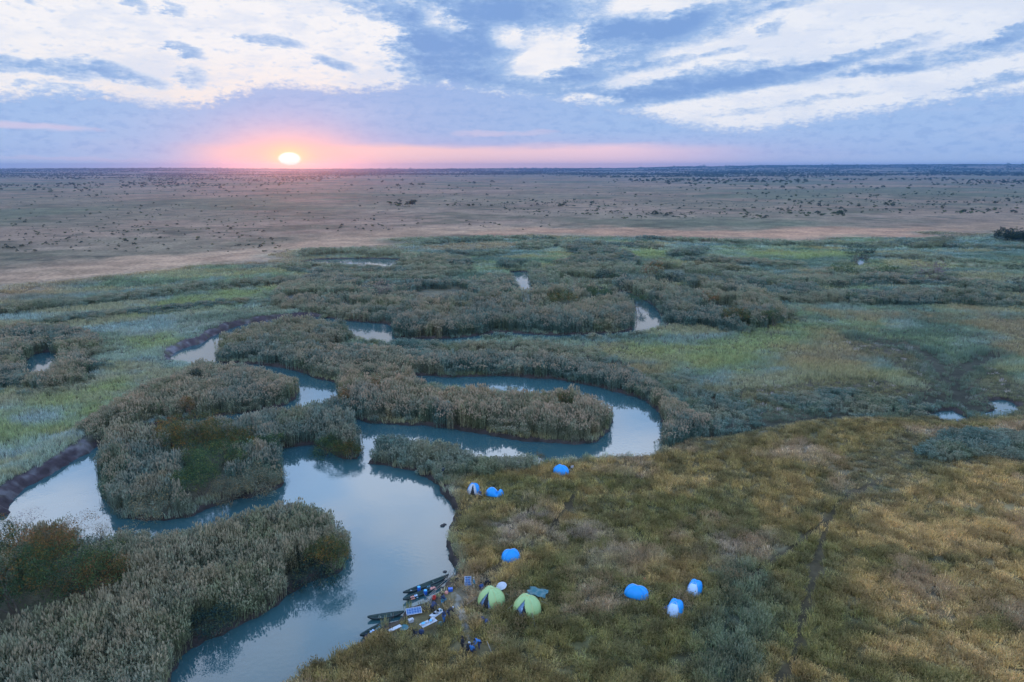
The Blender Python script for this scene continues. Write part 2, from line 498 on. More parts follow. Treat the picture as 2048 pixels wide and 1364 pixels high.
REEDW = [(world_poly(p), h, pl, d) for p, h, pl, d in REEDS]
for px, w, h, pl, d in [
    ([(-200, 650), (0, 630), (100, 616), (260, 600), (430, 577), (530, 571), (600, 566)], 13, 2.6, .6, .9),
    ([(100, 650), (150, 642), (280, 630), (450, 610), (500, 604)], 7, 2.0, .7, .8),
    ([(560, 600), (600, 578), (680, 562), (780, 556), (870, 562)], 16, 2.8, .9, .9),
    ([(600, 574), (640, 560), (720, 550), (800, 548)], 12, 2.8, .9, .9),
    ([(845, 492), (900, 484), (1000, 480), (1100, 480)], 24, 2.0, .2, .7),
    ([(850, 512), (950, 512), (1020, 508)], 16, 2.6, .3, .9),
    ([(1055, 500), (1080, 492), (1150, 492), (1190, 506), (1215, 518), (1150, 522)], 30, 2.8, .7, .9),
    ([(1210, 493), (1280, 495), (1340, 499)], 20, 2.6, .8, .9),
    ([(1345, 516), (1380, 510), (1400, 502)], 18, 3.4, .4, 1.1),
    ([(1375, 524), (1450, 527), (1520, 530), (1600, 534)], 16, 2.8, .8, .9),
    ([(1290, 480), (1450, 487), (1600, 492), (1750, 494), (1850, 488), (1890, 480)], 22, 2.4, .4, .8),
    ([(1640, 496), (1700, 496)], 14, 3.6, .3, 1.1),
    ([(1835, 500), (1860, 494), (1880, 490)], 14, 3.6, .3, 1.1),
    ([(1480, 556), (1560, 568), (1580, 572)], 12, 3.0, .5, .9),
    ([(1550, 578), (1640, 570), (1740, 566), (1880, 566), (1960, 578), (2050, 590)], 18, 2.9, .9, .9),
    ([(1560, 596), (1700, 606), (1860, 606), (2048, 612), (2200, 612)], 14, 3.0, .7, 1.0),
    ([(1700, 594), (1860, 596), (1990, 594)], 9, 3.2, .6, 1.1),
    ([(1640, 548), (1800, 548), (1900, 556)], 12, 2.4, .5, .8),
    ([(1750, 516), (1850, 520), (1950, 532), (2050, 538)], 24, 2.2, .3, .6),
    ([(1900, 496), (1980, 500), (2060, 498)], 20, 2.4, .6, .8),
    ([(1120, 532), (1200, 530), (1280, 526)], 12, 2.8, .8, .9),
    ([(1320, 545), (1400, 540), (1500, 545)], 14, 3.0, .7, .9),
    ([(1170, 556), (1260, 552), (1340, 548)], 12, 3.0, .5, .9),
    ([(960, 600), (900, 590), (820, 588), (740, 584)], 10, 3.4, 1.0, 1.0),
    ([(640, 600), (720, 606), (760, 600)], 9, 3.4, 1.0, 1.0),
    ([(880, 586), (1000, 582), (1040, 578)], 9, 3.4, .9, 1.0),
]:
    REEDW.append((band(px, w), h, pl, d))

MEADOW = world_poly([(905, 975), (940, 962), (1010, 950), (1100, 934), (1190, 925), (1303, 918), (1380, 893), (1480, 872), (1600, 850), (1750, 846), (1900, 848), (2100, 842), (2500, 850),
                     (3200, 1400), (2600, 1900), (420, 1900), (500, 1480), (585, 1364), (705, 1302), (790, 1246), (806, 1224), (852, 1209), (884, 1174), (903, 1140), (890, 1080),
                     (900, 1040), (893, 1002)], 0.0)
SCRUB = world_poly([(1330, 905), (1400, 868), (1500, 845), (1400, 800), (1560, 775), (1700, 762), (1820, 772), (1790, 740), (1700, 690), (1720, 676), (1800, 690), (1880, 730), (1960, 735),
                    (2040, 770), (2300, 800), (2300, 850), (2000, 852), (1800, 852), (1640, 856), (1500, 880), (1400, 905)], 0.0)
SCRUB2 = world_poly([(1690, 960), (1760, 900), (1820, 880), (2060, 868), (2400, 880), (2400, 935), (2000, 940), (1860, 945), (1780, 990), (1700, 1010), (1640, 1000)], 0.0)
GOLD = world_poly([(1740, 975), (1900, 945), (2060, 940), (2600, 960), (2900, 1300), (2300, 1500), (1750, 1400), (1680, 1200), (1700, 1060)], 0.0)
GREYF = world_poly([(940, 1060), (1090, 1010), (1180, 1060), (1330, 1120), (1500, 1060), (1560, 1110), (1380, 1150), (1250, 1160), (1100, 1110), (1000, 1110)], 0.0)
BLUEG = world_poly([(1430, 1170), (1500, 1150), (1560, 1180), (1540, 1300), (1550, 1400), (1430, 1420), (1400, 1330), (1440, 1250)], 0.0)
PLAIN_EDGE = [(-600, 640), (-200, 612), (0, 592), (200, 570), (400, 548), (560, 522), (620, 508), (800, 500), (850, 480), (1000, 478), (1050, 474), (1300, 478), (1560, 488), (1700, 484), (1880, 470), (2048, 466), (2600, 460)]
PLAINP = world_poly(PLAIN_EDGE + [(3500, 400), (3500, 338.5), (-1500, 338.5), (-1500, 500)], 0.0, smooth=False)
TAN_LINE = [(-200, 590), (0, 568), (200, 548), (400, 526), (560, 503), (700, 480), (850, 466), (1050, 462), (1300, 468), (1560, 474), (1850, 462), (2200, 452)]
RUSSET = world_poly([(1000, 476), (1250, 470), (1600, 480), (1850, 468), (1870, 458), (1650, 456), (1400, 462), (1200, 455), (1000, 466)], 0.0)
TAN_LINE = [(at(x, y).x, at(x, y).y) for x, y in TAN_LINE]
YG = [world_poly(p, 0.0) for p in [
    [(1300, 700), (1440, 678), (1600, 666), (1630, 685), (1560, 720), (1500, 745), (1400, 750), (1290, 730)],
    [(380, 600), (450, 585), (545, 578), (540, 600), (440, 615), (300, 632), (280, 622)],
    [(0, 815), (120, 790), (240, 760), (240, 790), (130, 830), (0, 850), (-100, 850)],
    [(0, 870), (140, 840), (180, 850), (60, 890), (-60, 905)],
    [(1210, 505), (1300, 502), (1370, 508), (1300, 518), (1230, 516)],
    [(1500, 510), (1620, 505), (1720, 512), (1600, 520)],
    [(250, 690), (330, 670), (350, 690), (300, 705)],
]]
ORANGE = [world_poly(p, 0.0) for p in [
    [(1620, 690), (1660, 672), (1760, 690), (1800, 720), (1700, 730), (1560, 730), (1560, 710)],
    [(1600, 545), (1680, 540), (1690, 552), (1610, 556)],
    [(1640, 632), (1760, 628), (1800, 640), (1700, 645)],
    [(1920, 625), (2060, 640), (2300, 660), (2300, 720), (2060, 720), (1980, 680)],
    [(850, 495), (1000, 486), (1050, 490), (980, 503), (880, 505)],
    [(1180, 740), (1330, 725), (1340, 740), (1230, 755)],
]]
TRAILS = [[(x_, y_) for x_, y_ in [(1760, 960), (1700, 985), (1660, 1030), (1645, 1080), (1632, 1130), (1620, 1180), (1600, 1260), (1590, 1310), (1560, 1364)]],
          [(1660, 1030), (1600, 1085), (1500, 1150)],
          [(1150, 985), (1100, 1060), (1040, 1100), (1000, 1125), (960, 1150)],
          [(700, 1700), (760, 1500)]]
TRAILS = [[(at(x, y, 1.3).x, at(x, y, 1.3).y) for x, y in t] for t in TRAILS]
CAMP = world_poly([(900, 1150), (930, 1200), (925, 1235), (900, 1250), (850, 1268), (790, 1275), (770, 1262), (810, 1230), (860, 1210), (885, 1178)], 1.3)
FIREP = at(938, 1287, 1.3)
LANDING = at(862, 1200, .4)


DITCH = [[(at(x, y).x, at(x, y).y) for x, y in q] for q in (
    [(1715, 680), (1760, 688), (1800, 692), (1845, 706), (1870, 722), (1880, 748), (1905, 772), (1925, 800), (1950, 826)],
    [(1990, 712), (1950, 728), (1920, 744), (1898, 762)],
    [(1905, 800), (1850, 812), (1780, 822), (1700, 836), (1600, 848), (1500, 864), (1420, 880)])]


def ditch_d(X, Y):
    d = np.full(X.shape, 40.0)
    for q in DITCH:
        d = np.minimum(d, line_dist(X, Y, q))
    return d + (fbm(X, Y, 4, 301, 3) - .5) * 3.0


def water_sd(X, Y):
    n = (fbm(X, Y, 3.0, 11, 3) - 0.5) * 1.6 + (fbm(X, Y, 1.1, 12, 2) - .5) * .7
    d = np.full(X.shape, 30.0)
    for P in WATER:
        d = np.minimum(d, sdf(X, Y, P))
    return d + n


CUTBANK = [[(at(x, y).x, at(x, y).y) for x, y in q] for q in (
    [(-20, 1050), (20, 1032), (40, 997), (80, 968), (125, 943), (168, 915), (206, 893)],
    [(350, 712), (369, 699), (410, 686), (440, 668), (478, 654), (520, 645), (590, 638)])]


def cutbank(X, Y):
    d = np.full(X.shape, 40.0)
    for q in CUTBANK:
        d = np.minimum(d, line_dist(X, Y, q))
    return sstep(d, 11.0, 6.0)


def ridge(X, Y):
    """low wooded rises on the horizon"""
    az = np.degrees(np.arctan2(X, Y))
    prof = np.interp(az, [-60, -37, -30, -24, -18, -8, 2, 9, 14, 16, 20, 30, 37, 60],
                     [30, 38, 46, 46, 36, 34, 40, 44, 66, 60, 78, 84, 82, 60])
    r = np.hypot(X, Y)
    near = sstep(r, 2500, 6500) * 0.22
    far = sstep(r, 6000, 9500)
    return prof * (near * (1 - far) + far) + (fbm(X, Y, 900, 5, 3) - .5) * 10 * sstep(r, 3000, 8000)


def height(X, Y, sd=None, mead=None):
    if sd is None:
        sd = water_sd(X, Y)
    if mead is None:
        mead = sdf(X, Y, MEADOW)
    bank = 0.55 + 0.60 * sstep(mead, 3.0, -1.5)
    bank = bank - .62 * sstep(np.hypot(X - LANDING.x, (Y - LANDING.y)), 9.0, 3.5)
    bank = bank + (fbm(X, Y, 14, 3, 3) - .5) * 0.5 + (fbm(X, Y, 2.2, 4, 2) - .5) * 0.22
    bank = bank + sstep(Y, 500, 1400) * 1.0
    cb = cutbank(X, Y)
    bank = bank + 1.0 * cb
    w = 0.9
    t = sstep(sd, -w * 0.9, w + 2.0 * cb + (fbm(X, Y, 1.6, 6, 2) - .5) * 1.6 * cb)
    z = -1.2 + (bank + 1.2) * t
    kd = sstep(ditch_d(X, Y), 3.5, 1.0) * sstep(sd, 2.0, 5.0)
    z = z * (1 - kd) + np.maximum(z - .7, .12) * kd
    return z + ridge(X, Y)


def mixc(c, col, f):
    return c * (1 - f[:, None]) + np.array(col)[None, :] * f[:, None]


def S(r, g, b):
    return np.array(srgb(r, g, b))


def cover(X, Y, full=False):
    """natural colour (as it reads under the evening sky) and the cover classes at ground points"""
    sd = water_sd(X, Y)
    mead = sdf(X, Y, MEADOW)
    nA = fbm(X, Y, 40, 21, 4)
    nB = fbm(X, Y, 9, 31, 4)
    nC = fbm(X, Y, 3.0, 41, 3)
    nD = fbm(X, Y, 160, 51, 4)
    # marsh
    c = np.tile(S(92, 114, 110), (len(X), 1))
    c = mixc(c, S(104, 122, 92), sstep(nA, .45, .62) * .8)
    c = mixc(c, S(112, 128, 124), sstep(nB, .50, .70) * .7)
    c = mixc(c, S(64, 84, 74), sstep(nB, .5, .3) * .6)
    c = mixc(c, S(120, 116, 84), sstep(fbm(X, Y, 26, 61, 4), .56, .72) * .6)
    c = mixc(c, S(120, 140, 142), sstep(-X, 30, 80) * sstep(Y, 320, 160) * .65)
    st = fbm(X * .35, Y, 13, 63, 4)
    c = mixc(c, S(124, 122, 92), sstep(st, .52, .66) * .65)
    c = mixc(c, S(74, 94, 82), sstep(st, .46, .34) * .7)
    c = mixc(c, S(118, 132, 112), sstep(fbm(X * .5, Y, 18, 64, 4), .55, .68) * .5)
    for P in YG:
        c = mixc(c, S(114, 128, 88), sstep(sdf(X, Y, P) + (nB - .5) * 34, 9, -9) * .75)
    for P in ORANGE:
        c = mixc(c, S(124, 114, 92), sstep(sdf(X, Y, P) + (nB - .5) * 34, 9, -9) * .7)
    sc = np.minimum(sdf(X, Y, SCRUB), sdf(X, Y, SCRUB2)) + (nB - .5) * 10
    # meadow at the camp
    m = np.tile(S(104, 94, 56), (len(X), 1))
    m = mixc(m, S(82, 86, 48), sstep(nA, .42, .62) * .8)
    m = mixc(m, S(120, 104, 64), sstep(nB, .52, .70) * .8)
    m = mixc(m, S(74, 76, 52), sstep(nC, .50, .28) * .7)
    m = mixc(m, S(126, 116, 104), sstep(fbm(X, Y, 11, 71, 4), .55, .70) * .75)
    m = mixc(m, S(120, 112, 106), sstep(sdf(X, Y, GREYF) + (nB - .5) * 16, 3, -4) * sstep(nC, .35, .55) * .8)
    m = mixc(m, S(132, 114, 74), sstep(sdf(X, Y, GOLD) + (nB - .5) * 10, 3, -5) * sstep(fbm(X * .5, Y, 7, 81, 4), .36, .56) * .9)
    lum = m.mean(1, keepdims=True)
    m = (lum + (m - lum) * .74) * np.array([1.33, 1.36, 1.22])
    bg_ = sstep(sdf(X, Y, BLUEG) + (nB - .5) * 10, 2, -3)
    m = mixc(m, S(84, 102, 88), bg_ * .85)
    fm = sstep(mead + (nB - .5) * 6, 1.5, -1.5)
    c = c * (1 - fm[:, None]) + m * fm[:, None]
    fs = sstep(sc, 3, -3)
    c = mixc(c, S(92, 92, 72), fs * .7)
    c = mixc(c, S(70, 80, 66), fs * sstep(nC, .5, .65) * .8)
    # the dry plain
    pl = sdf(X, Y, PLAINP, margin=60) + (nA - .5) * 50
    p = np.tile(S(108, 101, 84), (len(X), 1))
    p = mixc(p, S(124, 106, 90), sstep(nD, .46, .64) * .8)
    p = mixc(p, S(84, 92, 72), sstep(fbm(X, Y, 320, 91, 4), .5, .62) * .8)
    p = mixc(p, S(134, 116, 100), sstep(fbm(X * .5, Y, 240, 95, 4), .56, .72) * .6)
    p = p * .86
    p = mixc(p, S(60, 66, 50), sstep(fbm(X, Y, 60, 97, 4), .55, .70) * .55)
    p = mixc(p, S(52, 58, 48), sstep(fbm(X, Y, 14, 98, 3), .64, .78) * .6)
    tl = line_dist(X, Y, TAN_LINE, 160)
    p = mixc(p, S(142, 120, 98), sstep(tl + (nA - .5) * 90, 62, 8) * .9)
    p = mixc(p, S(150, 116, 92), sstep(sdf(X, Y, RUSSET, 120) + (nA - .5) * 80, 20, -20) * .7)
    fp = sstep(pl + (fbm(X * .3, Y, 30, 99, 3) - .5) * 60, 30, -30)
    c = c * (1 - fp[:, None]) + p * fp[:, None]
    # trails and trampled camp floor
    tr = np.full(X.shape, 40.0)
    for t in TRAILS:
        tr = np.minimum(tr, line_dist(X, Y, t))
    tr = tr + (nC - .5) * 1.2
    cp = sdf(X, Y, CAMP) + (nC - .5) * 3
    fl = np.hypot(X - FIREP.x, Y - FIREP.y) + (nC - .5) * 2
    return dict(c=c, sd=sd, mead=mead, fm=fm, fs=fs, fp=fp, tr=tr, camp=np.minimum(cp, fl - 2.6), blueg=bg_, nA=nA, nB=nB, nC=nC)


KALB = np.array([1.12, 1.0, 0.95])   # the evening light is blue: what a surface shows -> its own colour


# ------------------------------------------------------------------ scene helpers
def tag(o, label=None, cat=None, group=None, kind=None):
    if label:
        o['label'] = label
    if cat:
        o['category'] = cat
    if group:
        o['group'] = group
    if kind:
        o['kind'] = kind
    return o


def mesh_np(name, V_, F, mat, cols=None, attr='tint', smooth=False, parent=None, link=True):
    """V_ (n,3), F (m,k) arrays -> object"""
    me = bpy.data.meshes.new(name)
    V_ = np.asarray(V_, np.float32)
    F = np.asarray(F, np.int32)
    k = F.shape[1]
    me.vertices.add(len(V_))
    me.vertices.foreach_set('co', V_.ravel())
    me.loops.add(F.size)
    me.loops.foreach_set('vertex_index', F.ravel())
    me.polygons.add(len(F))
    me.polygons.foreach_set('loop_start', np.arange(0, F.size, k, dtype=np.int32))
    me.polygons.foreach_set('loop_total', np.full(len(F), k, np.int32))
    if smooth:
        me.polygons.foreach_set('use_smooth', np.ones(len(F), bool))
    me.update(calc_edges=True)
    if cols is not None:
        a = me.attributes.new(attr, 'FLOAT_COLOR', 'POINT')
        c4 = np.ones((len(V_), 4), np.float32)
        c4[:, :3] = cols
        a.data.foreach_set('color', c4.ravel())
    if mat:
        me.materials.append(mat)
    o = bpy.data.objects.new(name, me)
    if link:
        COL.objects.link(o)
    if parent:
        o.parent = parent
    return o


def new_mat(name):
    m = bpy.data.materials.new(name)
    m.use_nodes = True
    nt = m.node_tree
    nt.nodes.clear()
    o = nt.nodes.new('ShaderNodeOutputMaterial')
    return m, nt, o


def simple_mat(name, col, rough=0.6, metal=0.0, noise=0.12, scale=6.0, spec=0.4):
    m, nt, o = new_mat(name)
    p = nt.nodes.new('ShaderNodeBsdfPrincipled')
    t = nt.nodes.new('ShaderNodeTexCoord')
    f = NOISE(t.outputs['Object'], scale, 3, nt=nt)
    lo = tuple(c * (1 - noise) for c in col)
    hi_ = tuple(min(1, c * (1 + noise)) for c in col)
    nt.links.new(MIX(f, lo, hi_, nt=nt), p.inputs['Base Color'])
    p.inputs['Roughness'].default_value = rough
    p.inputs['Metallic'].default_value = metal
    p.inputs['Specular IOR Level'].default_value = spec
    b = nt.nodes.new('ShaderNodeBump')
    b.inputs['Strength'].default_value = .35
    b.inputs['Distance'].default_value = .06
    nt.links.new(NOISE(t.outputs['Object'], 3.5, 3, nt=nt), b.inputs['Height'])
    nt.links.new(b.outputs[0], p.inputs['Normal'])
    nt.links.new(p.outputs[0], o.inputs[0])
    return m


def ATTR(nt, name, kind='GEOMETRY'):
    n = nt.nodes.new('ShaderNodeAttribute')
    n.attribute_type = kind
    n.attribute_name = name
    return n


# ------------------------------------------------------------------ ground and water
def build_ground():
    ys = [12.0]
    while ys[-1] < 12400:
        y = ys[-1]
        ys.append(y + (max(0.32, y * 0.0042) if y < 900 else y * 0.012))
    ys = np.array([-300, -160, -80, -40, -20, -8, 0, 6] + ys)
    nu = 860
    t = np.linspace(-1, 1, nu)
    u = t * (0.62 + 0.38 * t * t)
    yy = np.maximum(ys, 25)
    X = (u[None, :] * (yy[:, None] * 1.25 + 60)).astype(float)
    Y = np.repeat(ys[:, None], nu, 1).astype(float)
    sh = X.shape
    x, y = X.ravel(), Y.ravel()
    cv_ = cover(x, y)
    z = height(x, y, cv_['sd'], cv_['mead'])
    z = z - 0.15 * sstep(cv_['tr'], .9, .4)
    c = cv_['c'].copy()
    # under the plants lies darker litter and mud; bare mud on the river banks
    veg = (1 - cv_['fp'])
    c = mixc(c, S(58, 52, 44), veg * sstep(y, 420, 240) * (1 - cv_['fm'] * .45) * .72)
    c = mixc(c, S(66, 58, 46), sstep(cv_['tr'], .8, .3) * .7)
    c = mixc(c, S(108, 102, 76), sstep(cv_['camp'], .6, -.8) * .7)
    cbk = cutbank(x, y)
    c = mixc(c, S(60, 54, 54), sstep(cv_['sd'], 2.6, 0.8) * .9)
    c = mixc(c, S(62, 58, 64), sstep(cv_['sd'], 4.0, 2.9) * cbk * sstep(cv_['nC'], .25, .45))
    c = mixc(c, S(96, 98, 104), sstep(cv_['sd'], 3.8, 2.8) * cbk * sstep(fbm(x, y, 1.3, 88, 2), .55, .7) * .7)
    c = mixc(c, S(46, 48, 50), sstep(cv_['sd'], 0.9, 0.2))
    c = mixc(c, S(50, 54, 46), sstep(ditch_d(x, y), 3.2, 1.4) * .9)
    c = c * KALB
    F = []
    i = np.arange(sh[0] * sh[1]).reshape(sh)
    F = np.stack([i[:-1, :-1], i[:-1, 1:], i[1:, 1:], i[1:, :-1]], -1).reshape(-1, 4)
    m, nt, o = new_mat('ground_soil_and_dry_grass')
    a = ATTR(nt, 'tint')
    tcx = nt.nodes.new('ShaderNodeTexCoord')
    P = tcx.outputs['Object']
    f1 = NOISE(P, 0.55, 5, .65, nt=nt)
    f2 = NOISE(P, 0.045, 5, .65, nt=nt)
    f3 = NOISE(P, 0.006, 6, .7, nt=nt)
    k = M('MULTIPLY', MR(f1, .3, .7, .70, 1.3, nt=nt), M('MULTIPLY', MR(f2, .32, .68, .74, 1.26, nt=nt), MR(f3, .35, .65, .82, 1.18, nt=nt), nt=nt), nt=nt)
    vm = nt.nodes.new('ShaderNodeVectorMath')
    vm.operation = 'SCALE'
    nt.links.new(a.outputs['Color'], vm.inputs[0])
    nt.links.new(k, vm.inputs['Scale'])
    d = nt.nodes.new('ShaderNodeBsdfPrincipled')
    d.inputs['Roughness'].default_value = .95
    d.inputs['Specular IOR Level'].default_value = .15
    nt.links.new(vm.outputs[0], d.inputs['Base Color'])
    bp = nt.nodes.new('ShaderNodeBump')
    bp.inputs['Strength'].default_value = .7
    bp.inputs['Distance'].default_value = .35
    nt.links.new(f1, bp.inputs['Height'])
    nt.links.new(bp.outputs[0], d.inputs['Normal'])
    nt.links.new(d.outputs[0], o.inputs[0])
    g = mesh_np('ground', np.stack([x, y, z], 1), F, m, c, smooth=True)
    tag(g, kind='structure')


def build_water():
    m, nt, o = new_mat('river_water')
    tcx = nt.nodes.new('ShaderNodeTexCoord')
    P = tcx.outputs['Object']
    p = nt.nodes.new('ShaderNodeBsdfPrincipled')
    p.inputs['IOR'].default_value = 1.62
    p.inputs['Roughness'].default_value = .035
    f = NOISE(P, 0.05, 4, nt=nt)
    nt.links.new(MIX(f, (.024, .066, .074), (.034, .086, .096), nt=nt), p.inputs['Base Color'])
    bp = nt.nodes.new('ShaderNodeBump')
    bp.inputs['Strength'].default_value = .16
    bp.inputs['Distance'].default_value = .06
    f2 = NOISE(P, 1.6, 3, .5, nt=nt)
    f3 = NOISE(P, 0.12, 2, .5, nt=nt)
    nt.links.new(M('MULTIPLY', f2, MR(f3, .42, .62, .1, 1.0, nt=nt), nt=nt), bp.inputs['Height'])
    nt.links.new(bp.outputs[0], p.inputs['Normal'])
    nt.links.new(p.outputs[0], o.inputs[0])
    xs, ys = np.linspace(-420, 420, 29), np.linspace(8, 520, 19)
    X, Y = np.meshgrid(xs, ys)
    i = np.arange(X.size).reshape(X.shape)
    F = np.stack([i[:-1, :-1], i[:-1, 1:], i[1:, 1:], i[1:, :-1]], -1).reshape(-1, 4)
    w = mesh_np('water', np.stack([X.ravel(), Y.ravel(), np.zeros(X.size)], 1), F, m)
    tag(w, kind='structure')


build_ground()
build_water()


# ------------------------------------------------------------------ plants made of many small blades
def plant_mat(name, mult=1.0, transl=.3, plume=None, rough=.7):
    """own colour comes with every plant (instance attribute 'tint'); 'part' marks plumes on the mesh"""
    m, nt, o = new_mat(name)
    a = ATTR(nt, 'tint', 'INSTANCER')
    b = ATTR(nt, 'shade')
    col = a.outputs['Color']
    mm = nt.nodes.new('ShaderNodeVectorMath')
    mm.operation = 'MULTIPLY'
    nt.links.new(col, mm.inputs[0])
    nt.links.new(b.outputs['Color'], mm.inputs[1])
    col = mm.outputs[0]
    if plume:
        q = ATTR(nt, 'part')
        q2 = ATTR(nt, 'plume', 'INSTANCER')
        col = MIX(M('MULTIPLY', q.outputs['Fac'], q2.outputs['Fac'], nt=nt), col, plume, nt=nt)
    d = nt.nodes.new('ShaderNodeBsdfDiffuse')
    nt.links.new(col, d.inputs[0])
    t = nt.nodes.new('ShaderNodeBsdfTranslucent')
    nt.links.new(col, t.inputs[0])
    ms_ = nt.nodes.new('ShaderNodeMixShader')
    ms_.inputs[0].default_value = transl
    nt.links.new(d.outputs[0], ms_.inputs[1])
    nt.links.new(t.outputs[0], ms_.inputs[2])
    nt.links.new(ms_.outputs[0], o.inputs[0])
    return m


class Tri:
    def __init__(s):
        s.v, s.f, s.sh, s.pt = [], [], [], []

    def tri(s, a, b, c, sh=(1, 1, 1), part=0.0):
        i = len(s.v)
        s.v += [a, b, c]
        s.f.append((i, i + 1, i + 2))
        s.sh += [sh] * 3
        s.pt += [part] * 3

    def obj(s, name, mat, link=False):
        o = mesh_np(name, np.array(s.v), np.array(s.f), mat, np.array(s.sh), attr='shade', link=link)
        a = o.data.attributes.new('part', 'FLOAT', 'POINT')
        a.data.foreach_set('value', np.array(s.pt, np.float32))
        return o


def blade(T, base, az, lean, h, w, rng, sh, part=0.0, droop=0.0):
    """a bent grass blade, two triangles tall"""
    d = Vector((math.cos(az), math.sin(az), 0))
    s_ = Vector((-math.sin(az + rng.uniform(-1.2, 1.2)), math.cos(az), 0)).normalized() * w * .5
    p0 = Vector(base)
    p1 = p0 + d * lean * h * .35 + Vector((0, 0, h * .6))
    p2 = p0 + d * lean * h + Vector((0, 0, h * (1 - droop)))
    T.tri(p0 - s_ * .7, p0 + s_ * .7, p1 + s_, sh, part)
    T.tri(p0 - s_ * .7, p1 + s_, p1 - s_, sh, part)
    T.tri(p1 - s_, p1 + s_, p2, sh, part)


def proto_tuft(name, mat, seed, n=26, r=.38, h=.75, w=.04, lean=.5, heads=0.0, ks=(.45, .7, .9, 1.1, 1.35, 1.6)):
    rng = random.Random(seed)
    T = Tri()
    for i in range(n):
        a = rng.uniform(0, 6.283)
        q = r * math.sqrt(rng.random())
        hh = h * rng.uniform(.55, 1.15)
        k = rng.choice(ks)
        sh = (k * rng.uniform(.92, 1.1), k, k * rng.uniform(.85, 1.05))
        az = a + rng.uniform(-.8, .8)
        blade(T, (q * math.cos(a), q * math.sin(a), -.08), az, lean * rng.uniform(.3, 1.2), hh, w * rng.uniform(.7, 1.3), rng, sh)
        if rng.random() < heads:
            tip = Vector((q * math.cos(a) + math.cos(az) * lean * .6 * hh, q * math.sin(a) + math.sin(az) * lean * .6 * hh, hh * .95))
            for j in range(2):
                b = rng.uniform(0, 6.28)
                e = Vector((math.cos(b) * .06, math.sin(b) * .06, 0))
                T.tri(tip - e, tip + e, tip + Vector((0, 0, .16)), (1, 1, 1), 1.0)
    return T.obj(name, mat)


def proto_reed(name, mat, seed, n=22, r=.66, h=1.0, w=.055):
    """a clump of reeds of unit height: stems, long leaves, feathery plumes"""
    rng = random.Random(seed)
    T = Tri()
    for i in range(n):
        a = rng.uniform(0, 6.283)
        q = r * math.sqrt(rng.random())
        hh = h * rng.uniform(.72, 1.06)
        x, y = q * math.cos(a), q * math.sin(a)
        lx, ly = rng.gauss(0, .05) + .03, rng.gauss(0, .05)
        k = rng.choice((.5, .7, .9, 1.1, 1.3))
        sh = (k, k, k * rng.uniform(.9, 1.05))
        top = Vector((x + lx, y + ly, hh))
        sd_ = Vector((math.cos(a * 3), math.sin(a * 3), 0)) * .02
        T.tri(Vector((x, y, -.05)) - sd_, Vector((x, y, -.05)) + sd_, top, sh)
        for j in range(7):
            t = rng.uniform(.22, .97)
            b = Vector((x + lx * t, y + ly * t, hh * t))
            az = rng.uniform(0, 6.283)
            L = rng.uniform(.13, .22)
            d = Vector((math.cos(az), math.sin(az), 0))
            s_ = Vector((-d.y, d.x, 0)) * w * .5 * rng.uniform(.6, 1.2)
            m1 = b + d * L * .75 + Vector((0, 0, L * .62))
            e = b + d * L * 1.7 + Vector((0, 0, L * .72))
            kk = k * rng.uniform(.8, 1.2)
            s2 = (kk * rng.uniform(.95, 1.15), kk, kk * rng.uniform(.85, 1.0))
            T.tri(b, m1 + s_, m1 - s_, s2)
            T.tri(m1 + s_, e, m1 - s_, s2)
        # plume
        if rng.random() < .75:
            pw = rng.uniform(.055, .10)
            az = rng.uniform(0, 3.14)
            for j in range(2):
                d = Vector((math.cos(az + j * 1.57), math.sin(az + j * 1.57), 0)) * pw
                lean = Vector((rng.uniform(-.04, .08), rng.uniform(-.04, .04), 0))
                T.tri(top + Vector((0, 0, -.02)), top + d + Vector((0, 0, .04)) + lean, top + lean * 2 + Vector((0, 0, .13)), (1, 1, 1), 1.0)
                T.tri(top + Vector((0, 0, -.02)), top + lean * 2 + Vector((0, 0, .13)), top - d + Vector((0, 0, .045)) + lean, (1, 1, 1), 1.0)
    return T.obj(name, mat)


def leaf_cloud(T, lobes, n, size, rng, pal, jit=.35, flat=1.0):
    """leaf clumps scattered over the shells of several lobes; pal = list of (weight, colour)"""
    ws = [w for w, c in pal]
    tot = sum(l[3] ** 2 for l in lobes)
    for cx, cy, cz, rr, rz in lobes:
        k = max(3, int(n * rr * rr / tot / 16))
        for i in range(k):
            u_, v_ = rng.uniform(-.35, 1), rng.uniform(0, 6.283)
            q = math.sqrt(max(0, 1 - u_ * u_))
            rad = rng.uniform(.72, 1.05) if rng.random() < .8 else rng.uniform(.3, .8)
            c = Vector((cx + rr * rad * q * math.cos(v_), cy + rr * rad * q * math.sin(v_), cz + rz * rad * u_ * flat))
            col = rng.choices(pal, ws)[0][1]
            kk = rng.uniform(.75, 1.25)
            for j in range(16):
                p = c + Vector((rng.gauss(0, jit), rng.gauss(0, jit), rng.gauss(0, jit * .7)))
                a = Vector((rng.gauss(0, 1), rng.gauss(0, 1), rng.gauss(0, .7))).normalized() * size * rng.uniform(.6, 1.3)
                b = Vector((rng.gauss(0, 1), rng.gauss(0, 1), rng.gauss(0, .7))).normalized() * size * rng.uniform(.5, 1.0)
                k3 = kk * rng.uniform(.85, 1.18)
                T.tri(p, p + a, p + a * .45 + b, tuple(x * k3 for x in col))


